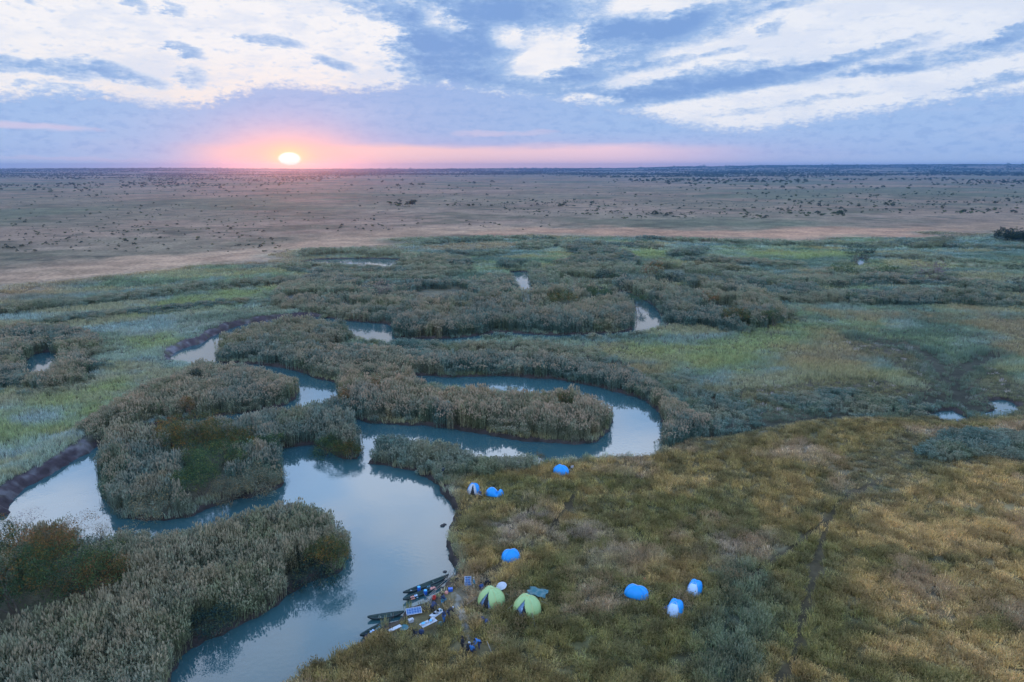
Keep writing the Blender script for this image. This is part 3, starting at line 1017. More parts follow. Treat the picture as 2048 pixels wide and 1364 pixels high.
def point_cloud(name, P, attrs, protos, label, cat):
    """one countless-plants object: a vertex per plant carrying its turn, size, kind and colour, instanced by geometry nodes"""
    me = bpy.data.meshes.new(name)
    n = len(P)
    me.vertices.add(n)
    me.vertices.foreach_set('co', np.asarray(P, np.float32).ravel())
    for k, (typ, arr) in attrs.items():
        a = me.attributes.new(k, typ, 'POINT')
        if typ == 'FLOAT_COLOR':
            c4 = np.ones((n, 4), np.float32)
            c4[:, :3] = arr
            a.data.foreach_set('color', c4.ravel())
        elif typ == 'FLOAT_VECTOR':
            a.data.foreach_set('vector', np.asarray(arr, np.float32).ravel())
        else:
            a.data.foreach_set('value', np.asarray(arr).ravel())
    o = bpy.data.objects.new(name, me)
    COL.objects.link(o)
    pc = bpy.data.collections.new(name + '_kinds')
    for q in protos:
        pc.objects.link(q)
    ng = bpy.data.node_groups.new(name + '_scatter', 'GeometryNodeTree')
    ng.interface.new_socket('Geometry', in_out='INPUT', socket_type='NodeSocketGeometry')
    ng.interface.new_socket('Geometry', in_out='OUTPUT', socket_type='NodeSocketGeometry')
    gi, go = ng.nodes.new('NodeGroupInput'), ng.nodes.new('NodeGroupOutput')
    ip = ng.nodes.new('GeometryNodeInstanceOnPoints')
    ci = ng.nodes.new('GeometryNodeCollectionInfo')
    ci.inputs[0].default_value = pc
    ci.inputs[1].default_value = True
    ci.inputs[2].default_value = True

    def na(nm, dt):
        q = ng.nodes.new('GeometryNodeInputNamedAttribute')
        q.data_type = dt
        q.inputs[0].default_value = nm
        return q.outputs[0]
    ng.links.new(gi.outputs[0], ip.inputs['Points'])
    ng.links.new(ci.outputs[0], ip.inputs['Instance'])
    ip.inputs['Pick Instance'].default_value = True
    ng.links.new(na('kind_index', 'INT'), ip.inputs['Instance Index'])
    ng.links.new(na('turn', 'FLOAT_VECTOR'), ip.inputs['Rotation'])
    ng.links.new(na('size', 'FLOAT_VECTOR'), ip.inputs['Scale'])
    ng.links.new(ip.outputs[0], go.inputs[0])
    md = o.modifiers.new('scatter', 'NODES')
    md.node_group = ng
    tag(o, label, cat, kind='stuff')
    return o


MAT_REED = plant_mat('reed', plume=tuple(S(170, 156, 136) * KALB * 1.0), transl=.25)
MAT_TUFT = plant_mat('grass_tuft', plume=tuple(S(170, 150, 120) * KALB), transl=.3)
reed_kinds = [proto_reed('reed_clump_kind_%s' % 'abcde'[i], MAT_REED, 50 + i) for i in range(5)]
tuft_kinds = [proto_tuft('grass_kind_%s' % 'abcd'[i], MAT_TUFT, 70 + i, n=26, r=.36, h=.80, w=.048, lean=.5, heads=.35) for i in range(4)]
sedge_kinds = [proto_tuft('sedge_kind_%s' % 'abc'[i], MAT_TUFT, 90 + i, n=30, r=.5, h=1.0, w=.055, lean=.25, heads=.0, ks=(.8, .9, 1.0, 1.1, 1.2)) for i in range(3)]


def candidates(bands, seed):
    rng = np.random.RandomState(seed)
    out = []
    for y0, y1, s in bands:
        hw = y1 * 0.86 + 14
        xs = np.arange(-hw, hw, s)
        ys = np.arange(y0, y1, s)
        X, Y = np.meshgrid(xs, ys)
        X = X + rng.uniform(-.5, .5, X.shape) * s
        Y = Y + rng.uniform(-.5, .5, X.shape) * s
        x, y = X.ravel(), Y.ravel()
        k = np.abs(x) < y * 0.86 + 14
        out.append(np.stack([x[k], y[k], np.full(k.sum(), s)], 1))
    return np.concatenate(out), rng


def reed_field(x, y, rng):
    """membership, height, plume share of the reed beds"""
    best = np.full(x.shape, 30.0)
    h = np.zeros(x.shape)
    pl = np.zeros(x.shape)
    dn = np.zeros(x.shape)
    nz = (fbm(x, y, 6, 131, 4) - .5) * 5.5
    nz = nz * sstep(np.hypot(x, y), 60, 140) + nz * .5
    for P, hh, pp, dd in REEDW:
        d = sdf(x, y, P)
        k = d < best
        best = np.where(k, d, best)
        h = np.where(k, hh, h)
        pl = np.where(k, pp, pl)
        dn = np.where(k, dd, dn)
    return best + nz, h, pl, dn


TREES = []      # filled by the tree table: (x, y, radius) kept free of reeds


def grow_reeds():
    pts, rng = candidates([(38, 95, .80), (95, 160, .95), (160, 260, 1.3), (260, 400, 2.0), (400, 640, 3.2)], 7)
    x, y, s = pts[:, 0], pts[:, 1], pts[:, 2]
    sd = water_sd(x, y)
    d, h, pl, dn = reed_field(x, y, rng)
    far = sstep(y, 190, 260)
    rg = np.abs(fbm(x * .55, y, 34, 241, 3) - .5)
    rg2 = np.abs(fbm(x * .6, y, 20, 251, 3) - .5)
    gap = np.minimum(rg / .045, rg2 / .034)
    edge_in = sstep(-d, 1.5, 5.0)
    keep = (d < 0) & (sd > .35) & (rng.rand(len(x)) < dn) & ((gap > 1.0) | (far * edge_in < .5))
    h = h * (1 + .25 * far * sstep(gap, 3.5, 1.2))
    # thin fringe of reeds on marsh banks outside the beds
    mead = sdf(x, y, MEADOW)
    fringe = (d >= 0) & (sd > .3) & (sd < 3.0) & (mead > 1) & (rng.rand(len(x)) < .5 * sstep(fbm(x, y, 9, 77, 3), .5, .6)) & (cutbank(x, y) < .3)
    fringe |= (d >= 0) & (d < 7) & (sd > .3) & (mead > 1) & (rng.rand(len(x)) < .55 * (1 - d / 7) ** 2 * sstep(fbm(x, y, 7, 79, 3), .42, .56)) & (cutbank(x, y) < .3)
    h = np.where(fringe, 1.9, h)
    pl = np.where(fringe, .5, pl)
    keep |= fringe
    for tx, ty, tr_ in TREES:
        keep &= ~(np.hypot(x - tx, y - ty) < tr_)
    x, y, s, sd, d, h, pl = [q[keep] for q in (x, y, s, sd, d, h, pl)]
    z = height(x, y)
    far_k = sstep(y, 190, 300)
    # gaps and taller patches inside the beds; lower towards the rim
    nb = fbm(x, y, 6, 141, 3)
    hs = h * (.50 + .80 * nb + .18 * (fbm(x, y, 2.2, 145, 2) - .5) + rng.uniform(-.16, .16, len(x))) * (.72 + .28 * sstep(-d, 0, 3.0)) * (1 - .12 * far_k)
    nA = fbm(x, y, 22, 151, 4)
    nB = fbm(x, y, 5, 161, 3)
    c = np.tile(S(82, 106, 102), (len(x), 1))
    c = mixc(c, S(102, 110, 92), sstep(nA, .45, .62) * .8)
    c = mixc(c, S(66, 92, 88), sstep(nA, .52, .38) * .8)
    c = mixc(c, S(128, 116, 88), sstep(nB, .58, .76) * .5 * pl)
    c = mixc(c, S(84, 98, 72), sstep(fbm(x, y, 8, 171, 3), .56, .68) * .5)
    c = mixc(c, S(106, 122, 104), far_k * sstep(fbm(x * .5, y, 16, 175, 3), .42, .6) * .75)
    c = c * rng.uniform(.74, 1.26, (len(x), 1)) * KALB * 1.55
    w = np.maximum(1.0, s / .80) * rng.uniform(.9, 1.2, len(x))
    wx = np.where(w > 1, 1 + (w - 1) * .85, 1)
    plm = pl * np.clip(rng.uniform(.2, .95, len(x)) - .12 * sstep(y, 120, 220), 0, 1)
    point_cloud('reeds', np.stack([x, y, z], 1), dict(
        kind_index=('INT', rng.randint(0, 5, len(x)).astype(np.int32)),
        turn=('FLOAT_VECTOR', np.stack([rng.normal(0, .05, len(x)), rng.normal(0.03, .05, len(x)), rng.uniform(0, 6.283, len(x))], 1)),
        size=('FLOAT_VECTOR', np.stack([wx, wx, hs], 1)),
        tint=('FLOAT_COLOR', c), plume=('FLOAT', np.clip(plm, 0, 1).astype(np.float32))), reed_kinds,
        'tall grey-green reeds with tan feathery plumes filling the beds along the winding river', 'reeds')
    return len(x)


def grow_grass(clear):
    pts, rng = candidates([(36, 90, .36), (90, 140, .50), (140, 220, .85)], 17)
    x, y, s = pts[:, 0], pts[:, 1], pts[:, 2]
    cv_ = cover(x, y)
    keep = (cv_['mead'] + (cv_['nB'] - .5) * 5 < 0.5) & (cv_['sd'] > .75) & (cv_['tr'] > .55)
    keep &= (cv_['camp'] > 0) | (rng.rand(len(x)) < .34)
    keep &= (np.hypot(x - LANDING.x, y - LANDING.y) > 4.2) | (rng.rand(len(x)) < .15)
    for tx, ty, tr_ in clear:
        keep &= ~(np.hypot(x - tx, y - ty) < tr_)
    tus = fbm(x, y, 1.1, 211, 2)
    keep &= rng.rand(len(x)) < (1.0 - .75 * sstep(tus, .50, .34))
    x, y, s = x[keep], y[keep], s[keep]
    cv_ = {k: v[keep] for k, v in cv_.items()}
    z = height(x, y, cv_['sd'], cv_['mead'])
    c = cv_['c'] * (.74 + .62 * sstep(fbm(x, y, 1.4, 221, 2), .3, .7))[:, None] * rng.uniform(.8, 1.22, (len(x), 1)) * np.stack([rng.uniform(.95, 1.08, len(x)), np.ones(len(x)), rng.uniform(.88, 1.1, len(x))], 1) * KALB * 1.72
    hgt = (.30 + .5 * fbm(x, y, 7, 181, 4) + .42 * sstep(fbm(x, y, 1.1, 211, 2), .42, .68)) * (1 - .45 * cv_['fs']) * (1 + .55 * cv_['blueg']) * rng.uniform(.75, 1.2, len(x))
    w = np.maximum(1.0, s / .55) * rng.uniform(.85, 1.2, len(x))
    fl = sstep(fbm(x, y, 11, 71, 4), .5, .66)
    point_cloud('meadow_grass', np.stack([x, y, z], 1), dict(
        kind_index=('INT', rng.randint(0, 4, len(x)).astype(np.int32)),
        turn=('FLOAT_VECTOR', np.stack([rng.normal(0, .1, len(x)), rng.normal(0, .1, len(x)), rng.uniform(0, 6.283, len(x))], 1)),
        size=('FLOAT_VECTOR', np.stack([w, w, hgt * 1.05], 1)),
        tint=('FLOAT_COLOR', c), plume=('FLOAT', (.15 + .7 * fl).astype(np.float32))), tuft_kinds,
        'yellow-brown tussock grass covering the meadow round the tents', 'grass')
    n = len(x)
    # sedge and marsh grass
    pts, rng = candidates([(38, 110, .8), (110, 180, 1.0), (180, 280, 1.5), (280, 420, 2.4), (420, 560, 4.0)], 27)
    x, y, s = pts[:, 0], pts[:, 1], pts[:, 2]
    cv_ = cover(x, y)
    rd = reed_field(x, y, rng)[0]
    keep = (cv_['mead'] > 0) & (cv_['sd'] > .5) & (cv_['fp'] < .6) & (rd > -.5)
    keep &= rng.rand(len(x)) < (1 - .25 * cv_['fs'])
    keep &= (cutbank(x, y) < .5) | (cv_['sd'] > 3.1 + 1.4 * (cv_['nC'] - .5))
    dd = ditch_d(x, y)
    keep &= (dd > 1.9) | (rng.rand(len(x)) < .12)
    dd = dd[keep]
    x, y, s = x[keep], y[keep], s[keep]
    cv_ = {k: v[keep] for k, v in cv_.items()}
    z = height(x, y, cv_['sd'], cv_['mead'])
    c = cv_['c'] * rng.uniform(.82, 1.2, (len(x), 1)) * KALB * 1.68
    c = mixc(c, S(150, 150, 150) * KALB * 1.2, (rng.rand(len(x)) < .05 * cv_['fs']).astype(float))
    hgt = (.45 + 1.0 * fbm(x, y, 12, 191, 4)) * (1 - .4 * cv_['fs']) * rng.uniform(.8, 1.2, len(x)) * (1 + 1.3 * sstep(dd, 7, 3) * sstep(fbm(x, y, 6, 305, 2), .4, .6))
    c = mixc(c, S(74, 98, 94) * KALB * 1.4, sstep(dd, 7, 3) * .6)
    w = np.maximum(1.0, s / .85) * rng.uniform(.85, 1.2, len(x)) * 1.1
    point_cloud('marsh_sedge', np.stack([x, y, z], 1), dict(
        kind_index=('INT', rng.randint(0, 3, len(x)).astype(np.int32)),
        turn=('FLOAT_VECTOR', np.stack([rng.normal(0, .12, len(x)), rng.normal(.05, .12, len(x)), rng.uniform(0, 6.283, len(x))], 1)),
        size=('FLOAT_VECTOR', np.stack([w, w, hgt], 1)),
        tint=('FLOAT_COLOR', c), plume=('FLOAT', np.zeros(len(x), np.float32))), sedge_kinds,
        'blue-green marsh sedge and soft grass between the reed beds', 'marsh grass')
    return n, len(x)

# ------------------------------------------------------------------ trees and bushes
def leaf_mat(name):
    m, nt, o = new_mat(name)
    a = ATTR(nt, 'shade')
    oi = nt.nodes.new('ShaderNodeObjectInfo')
    k = MR(oi.outputs['Random'], 0, 1, .85, 1.15, nt=nt, smooth=False)
    vm = nt.nodes.new('ShaderNodeVectorMath')
    vm.operation = 'SCALE'
    nt.links.new(a.outputs['Color'], vm.inputs[0])
    nt.links.new(k, vm.inputs['Scale'])
    d = nt.nodes.new('ShaderNodeBsdfDiffuse')
    t = nt.nodes.new('ShaderNodeBsdfTranslucent')
    nt.links.new(vm.outputs[0], d.inputs[0])
    nt.links.new(vm.outputs[0], t.inputs[0])
    s_ = nt.nodes.new('ShaderNodeMixShader')
    s_.inputs[0].default_value = .25
    nt.links.new(d.outputs[0], s_.inputs[1])
    nt.links.new(t.outputs[0], s_.inputs[2])
    nt.links.new(s_.outputs[0], o.inputs[0])
    return m


MAT_LEAF = leaf_mat('tree_leaves')
MAT_BARK = simple_mat('grey_bark', (.11, .095, .08), .9, scale=3, noise=.3)


class MB:
    """collects quads and triangles of one part"""
    def __init__(s):
        s.v, s.f = [], []

    def add(s, vs, fs):
        i = len(s.v)
        s.v += [Vector(p) for p in vs]
        s.f += [tuple(i + k for k in f) for f in fs]

    def box(s, c, d, rz=0.0, taper=1.0, M_=None):
        x, y, z = d[0] / 2, d[1] / 2, d[2] / 2
        vs = [(-x, -y, -z), (x, -y, -z), (x, y, -z), (-x, y, -z), (-x * taper, -y * taper, z), (x * taper, -y * taper, z), (x * taper, y * taper, z), (-x * taper, y * taper, z)]
        mt = M_ if M_ is not None else Matrix.Rotation(rz, 4, 'Z')
        vs = [mt @ Vector(p) + Vector(c) for p in vs]
        s.add(vs, [(0, 3, 2, 1), (4, 5, 6, 7), (0, 1, 5, 4), (1, 2, 6, 5), (2, 3, 7, 6), (3, 0, 4, 7)])

    def tube(s, pts, rad, n=6, cap=True):
        pts = [Vector(p) for p in pts]
        if not hasattr(rad, '__len__'):
            rad = [rad] * len(pts)
        vs = []
        for i, p in enumerate(pts):
            d = (pts[min(i + 1, len(pts) - 1)] - pts[max(0, i - 1)]).normalized()
            a = d.orthogonal().normalized()
            b = d.cross(a)
            for k in range(n):
                t = 6.28318 * k / n
                vs.append(p + (a * math.cos(t) + b * math.sin(t)) * rad[i])
        fs = []
        for i in range(len(pts) - 1):
            for k in range(n):
                fs.append((i * n + k, i * n + (k + 1) % n, (i + 1) * n + (k + 1) % n, (i + 1) * n + k))
        if cap:
            fs.append(tuple(range(n))[::-1])
            fs.append(tuple((len(pts) - 1) * n + k for k in range(n)))
        s.add(vs, fs)

    def lathe(s, prof, c=(0, 0, 0), n=14):
        vs, fs = [], []
        for r, z in prof:
            for k in range(n):
                t = 6.28318 * k / n
                vs.append((c[0] + r * math.cos(t), c[1] + r * math.sin(t), c[2] + z))
        for i in range(len(prof) - 1):
            for k in range(n):
                fs.append((i * n + k, i * n + (k + 1) % n, (i + 1) * n + (k + 1) % n, (i + 1) * n + k))
        fs.append(tuple(range(n))[::-1])
        fs.append(tuple((len(prof) - 1) * n + k for k in range(n)))
        s.add(vs, fs)

    def build(s, name, mat, parent=None, smooth=False, loc=None, bevel=0.0):
        me = bpy.data.meshes.new(name)
        me.from_pydata([tuple(p) for p in s.v], [], s.f)
        me.materials.append(mat)
        if smooth:
            me.polygons.foreach_set('use_smooth', [True] * len(me.polygons))
        me.update()
        o = bpy.data.objects.new(name, me)
        COL.objects.link(o)
        if parent:
            o.parent = parent
        if loc is not None:
            o.location = loc
        if bevel:
            b = o.modifiers.new('bevel', 'BEVEL')
            b.width = bevel
            b.segments = 2
        return o


def empty(name, loc=(0, 0, 0), rz=0.0):
    o = bpy.data.objects.new(name, None)
    o.empty_display_size = .5
    o.location = loc
    o.rotation_euler = (0, 0, rz)
    COL.objects.link(o)
    return o


def A(r, g, b, k=1.25):
    """leaf colour from what it looks like in this light"""
    c = S(r, g, b) * KALB * k
    return tuple(c)


PALS = {
    'green': [(5, A(46, 68, 52)), (3, A(66, 86, 56)), (1, A(92, 100, 58))],
    'olive': [(3, A(70, 76, 44)), (4, A(48, 64, 46)), (1, A(100, 84, 44)), (1, A(108, 80, 46))],
    'rust': [(2, A(98, 78, 54)), (2, A(96, 80, 46)), (2, A(66, 72, 48)), (1, A(122, 86, 62))],
    'dark': [(5, A(30, 50, 52)), (2, A(50, 68, 56)), (1, A(70, 80, 56))],
    'grey': [(4, A(96, 104, 92)), (3, A(80, 92, 78)), (2, A(122, 112, 84))],
    'purple': [(3, A(92, 84, 96)), (2, A(104, 94, 92))],
    'mixed': [(6, A(46, 68, 50)), (2, A(76, 80, 44)), (2, A(98, 78, 46)), (1, A(60, 84, 60))],
}
_protos = {}


def crown_proto(pal, seed, n, lobes, size, jit=.33):
    T = Tri()
    leaf_cloud(T, lobes, n, size, random.Random(seed), PALS[pal], jit)
    o = mesh_np('crown', np.array(T.v), np.array(T.f), MAT_LEAF, np.array(T.sh), attr='shade', link=False)
    return o.data


def lobes_for(seed, w, h, k):
    rng = random.Random(seed)
    L = [(0, 0, h * .62, w * .34, h * .36)]
    for i in range(k):
        a = 6.283 * i / k + rng.uniform(-.4, .4)
        q = w * rng.uniform(.22, .42)
        rr = w * rng.uniform(.13, .24)
        L.append((q * math.cos(a), q * math.sin(a), h * rng.uniform(.30, .80), rr, rr * rng.uniform(.7, 1.0)))
    return L


def trunk_mb(seed, h, w, thick):
    rng = random.Random(seed)
    mb = MB()

    def limb(p, d, L, r, lvl):
        pts, rad = [p], [r]
        q, dd = Vector(p), Vector(d)
        for i in range(4):
            dd = (dd + Vector((rng.gauss(0, .18), rng.gauss(0, .18), rng.gauss(.04, .1)))).normalized()
            q = q + dd * L / 4
            pts.append(q.copy())
            rad.append(r * (1 - .17 * (i + 1)))
        mb.tube(pts, rad, 6 if lvl < 2 else 4)
        if lvl < 3:
            for j in range(3 if lvl else 4):
                t = rng.randint(2, 4)
                e = (dd + Vector((rng.uniform(-1, 1), rng.uniform(-1, 1), rng.uniform(0, .7)))).normalized()
                limb(pts[t], e, L * rng.uniform(.5, .75), rad[t] * .65, lvl + 1)
    for j in range(3):
        limb(Vector((rng.uniform(-.2, .2), rng.uniform(-.2, .2), -.3)), Vector((rng.uniform(-.5, .5) * w / h, rng.uniform(-.5, .5) * w / h, 1)).normalized(), h * .45, thick * rng.uniform(.7, 1), 0)
    return mb


def tree(name, px, py, w, h, pal, label, cat='bush', n=5000, seed=0, k=9, leaf=.17, group=None, sparse=False, z=None, jit=.33, clear=.42):
    """px, py: where the foot of the bush stands in the photograph"""
    p = at(px, py, .6)
    zz = float(height(np.array([p.x]), np.array([p.y]))[0])
    o = empty(name, (p.x, p.y, zz), 0)
    key = (pal, seed)
    mb = trunk_mb(seed + 1, h, w, .06 + .018 * h)
    t = mb.build('trunk', MAT_BARK, o)
    L = lobes_for(seed, w, h, k)
    me = crown_proto(pal, seed, n, L, leaf, jit)
    c = bpy.data.objects.new('crown', me)
    COL.objects.link(c)
    c.parent = o
    tag(o, label, cat, group)
    TREES.append((p.x, p.y, w * clear))
    return o


TT = 'tree'
TREE_TABLE = [
    # name, foot px, width m, height m, palette, label, category, leaves, lobes, leaf size
    ('broad_tree', 40, 1235, 12, 7.0, 'mixed', 'large bushy tree with green and orange leaves in the lower left corner', TT, 12000, 14, .19),
    ('broad_tree', 150, 1205, 10.5, 5.8, 'green', 'dark green bushy tree between two rust-leaved trees in the left foreground', TT, 9000, 12, .18),
    ('rust_tree', 205, 1205, 6.4, 5.2, 'rust', 'rust-brown half-bare tree rightmost of the foreground trees, next to the reeds', TT, 5200, 12, .16),
    ('rust_tree', 118, 1140, 6.5, 5.4, 'rust', 'orange-brown tree behind the dark green tree in the left foreground', TT, 6500, 12, .17),
    ('thin_tree', 190, 1108, 6.0, 5.2, 'rust', 'airy tree whose top stands against the water below the reed island', TT, 1500, 12, .13),
    ('thin_tree', 50, 1100, 5.4, 5.0, 'purple', 'sparse leafless tree with twigs against the water near the left edge', TT, 1100, 10, .12),
    ('broad_tree', 10, 1130, 6.0, 5.0, 'olive', 'olive tree cut by the left edge, beside the sparse tree', TT, 5000, 10, .17),
    ('broad_tree', 395, 915, 10.5, 6.8, 'olive', 'olive and orange crowned tree in the middle of the reed island', TT, 10000, 13, .19),
    ('broad_tree', 430, 955, 10, 5.2, 'green', 'dark green leafy bush mid island, in front of the olive and orange crowned tree', 'bush', 8000, 12, .18),
    ('green_bush', 405, 992, 8.0, 4.6, 'green', 'broad dark green bush in the lower middle of the reed island', 'bush', 6500, 11, .18),
    ('rust_tree', 345, 895, 5.5, 4.8, 'rust', 'brownish bush left of the olive tree on the reed island', 'bush', 4000, 9, .17),
    ('olive_bush', 485, 912, 5.5, 4.4, 'olive', 'small olive-orange tree right of the crowned tree on the reed island', TT, 4200, 9, .17),
    ('green_bush', 540, 918, 5.0, 3.6, 'green', 'low green bush at the right end of the reed island beside the bright pool', 'bush', 3600, 8, .17),
    ('grey_bush', 520, 985, 6.5, 4.6, 'grey', 'rounded grey-green willow bush at the right tip of the reed island', 'bush', 7000, 11, .15),
    ('grey_bush', 455, 1000, 5.5, 4.2, 'grey', 'grey-green bush hanging over the water at the foot of the reed island', 'bush', 5000, 9, .15),
    ('dark_bush', 300, 1032, 7.0, 3.4, 'grey', 'dark leafy bush at the waterline on the front left of the reed island', 'bush', 5200, 10, .16),
    ('olive_bush', 660, 1140, 5.5, 3.8, 'olive', 'yellowish-olive bush at the rounded tip of the foreground reed bed', 'bush', 4600, 9, .16),
    ('dark_bush', 620, 1160, 6.0, 3.2, 'dark', 'dark bush along the waterline near the tip of the foreground reed bed', 'bush', 4200, 9, .16),
    ('dark_bush', 430, 1265, 5.0, 2.8, 'dark', 'dark green bush at the waterline halfway along the foreground reed bed', 'bush', 3600, 9, .16),
    ('green_bush', 655, 905, 6.0, 3.6, 'green', 'green bush on the reedy point between the pool and the loop of the river', 'bush', 4600, 10, .17),
    ('olive_bush', 700, 912, 4.5, 2.8, 'olive', 'low olive bush right at the tip of the reedy point by the bright pool', 'bush', 3000, 8, .16),
    ('rust_bush', 378, 832, 2.6, 4.2, 'rust', 'narrow reddish bush sticking up from the reeds above the island', 'bush', 1300, 6, .16),
    ('dark_bush', 397, 770, 3.2, 3.8, 'dark', 'small dark bush on the reed ridge left of the narrow channel', 'bush', 1600, 6, .17),
    ('olive_bush', 752, 800, 4.2, 5.0, 'rust', 'orange-tinted bush among the reeds left of the river loop', 'bush', 2400, 8, .17),
    ('rust_bush', 690, 812, 4.0, 3.6, 'rust', 'rusty low bush at the left foot of the reed peninsula', 'bush', 2000, 7, .17),
    ('rust_bush', 1078, 912, 2.4, 1.9, 'rust', 'small reddish bush in the water in front of the reed peninsula', 'bush', 700, 6, .13),
    ('olive_bush', 1130, 830, 3.4, 4.6, 'olive', 'dark olive sapling standing on the back of the reed peninsula', 'bush', 1600, 6, .16),
    ('dark_bush', 735, 770, 3.8, 4.0, 'dark', 'dark bush in the reeds between the two inner channels', 'bush', 1500, 7, .18),
    ('dark_bush', 860, 632, 5.5, 4.6, 'dark', 'dark bush alone amid the tan reeds left of centre in the far marsh', 'bush', 1800, 8, .22),
    ('bare_bush', 765, 602, 7.0, 6.8, 'purple', 'purplish bare bush above the reeds in the far marsh', 'bush', 1500, 9, .2),
    ('dark_bush', 1200, 606, 12.0, 5.2, 'green', 'wide dark green thicket behind the tall reed block', 'bush', 5200, 13, .24),
    ('olive_bush', 1125, 622, 12.0, 5.6, 'olive', 'olive-brown thicket at the back of the tall reed block', 'bush', 4600, 12, .24),
    ('green_bush', 1272, 612, 7.5, 6.2, 'green', 'round green bush leaning over the head of the small white pool', 'bush', 3600, 9, .22),
    ('rust_bush', 1302, 558, 11.0, 8.0, 'rust', 'tall brownish tree rising above the reeds in the centre right of the far marsh', TT, 2800, 11, .26),
    ('dark_bush', 1335, 572, 13.0, 5.5, 'dark', 'dark green thicket at the foot of the brownish tree', 'bush', 3200, 12, .28),
    ('dark_bush', 1205, 562, 8.0, 5.0, 'dark', 'flat dark bush in the far marsh left of the brownish tree', 'bush', 1800, 8, .28),
    ('olive_bush', 1470, 652, 11.0, 5.4, 'olive', 'olive and orange thicket at the right end of the right-hand reed block', 'bush', 4600, 12, .22),
    ('green_bush', 1546, 655, 6.5, 6.0, 'green', 'dark green bush closing the right end of the right-hand reed block', 'bush', 3000, 9, .2),
    ('rust_bush', 1420, 618, 8.0, 5.0, 'rust', 'brown bush within the right-hand reed block', 'bush', 1900, 8, .24),
    ('dark_tree', 1712, 528, 12.0, 9.0, 'dark', 'dark tree beside the tiny white pool at the upper right of the marsh', TT, 2600, 10, .32),
    ('dark_bush', 1734, 522, 10.0, 5.5, 'dark', 'dark bush immediately right of the dark tree by the tiny white pool', 'bush', 1600, 8, .32),
    ('green_bush', 1690, 556, 12.0, 5.6, 'green', 'dark green bush below the tiny white pool, left of a lighter bush', 'bush', 2600, 10, .3),
    ('green_bush', 1775, 550, 10.0, 4.2, 'green', 'low green bush in the right marsh with reeds at its foot', 'bush', 1800, 9, .3),
    ('dark_bush', 1672, 590, 7.5, 5.5, 'dark', 'dark bush in the long reed band on the right', 'bush', 1700, 8, .26),
    ('grey_bush', 1860, 562, 14.0, 7.0, 'purple', 'purple-grey thicket in the reed band far on the right', 'bush', 2600, 11, .3),
    ('dark_bush', 2040, 482, 26.0, 4.2, 'dark', 'long dark thicket at the right edge where the marsh meets the plain', 'bush', 16000, 18, .60),
    ('dark_bush', 2042, 560, 13.0, 7.0, 'dark', 'dark bush cut by the right edge, the upper of the two there', 'bush', 2000, 9, .3),
    ('dark_bush', 2040, 590, 9.0, 6.5, 'dark', 'dark bush cut by the right edge, the lower of the two there', 'bush', 1800, 9, .28),
    ('rust_bush', 985, 617, 6.0, 4.6, 'rust', 'brownish bush left of the olive-brown thicket at the back of the tall reed block', 'bush', 1300, 8, .24),
    ('green_bush', 1700, 606, 5.0, 4.0, 'green', 'small green bush in front of the long reed band on the right', 'bush', 900, 7, .24),
]
for i, (nm, px, py, w, h, pal, lab, cat, n, k, lf) in enumerate(TREE_TABLE):
    h *= 1.22
    w *= 1.1
    tree(nm, px, py, w, h, pal, lab, cat, n, 300 + i, k, lf, jit=.28 if w < 7 else .34, clear=.46)


# savanna shrubs and trees on the plain: the nearest and largest 300 are things, the rest one mass
def shrub_mesh(seed, pal, n=150, tall=1.0):
    rng = random.Random(seed)
    T = Tri()
    L = [(0, 0, .55 * tall, .40, .42)]
    for i in range(4):
        a = rng.uniform(0, 6.28)
        L.append((.34 * math.cos(a), .34 * math.sin(a), rng.uniform(.3, .75) * tall, rng.uniform(.18, .3), rng.uniform(.15, .28)))
    leaf_cloud(T, L, n, .15, rng, PALS[pal], .07)
    T.tri(Vector((-.03, 0, -.1)), Vector((.03, 0, -.1)), Vector((0, 0, .6)), A(60, 54, 46))
    T.tri(Vector((0, -.03, -.1)), Vector((0, .03, -.1)), Vector((0, 0, .6)), A(60, 54, 46))
    return mesh_np('savanna_shrub', np.array(T.v), np.array(T.f), MAT_LEAF, np.array(T.sh), attr='shade', link=False)


shrub_kinds = [shrub_mesh(500 + i, ['dark', 'green', 'dark', 'green', 'dark'][i], 340, [1, .8, 1.2, 1, 1.4][i]) for i in range(5)]


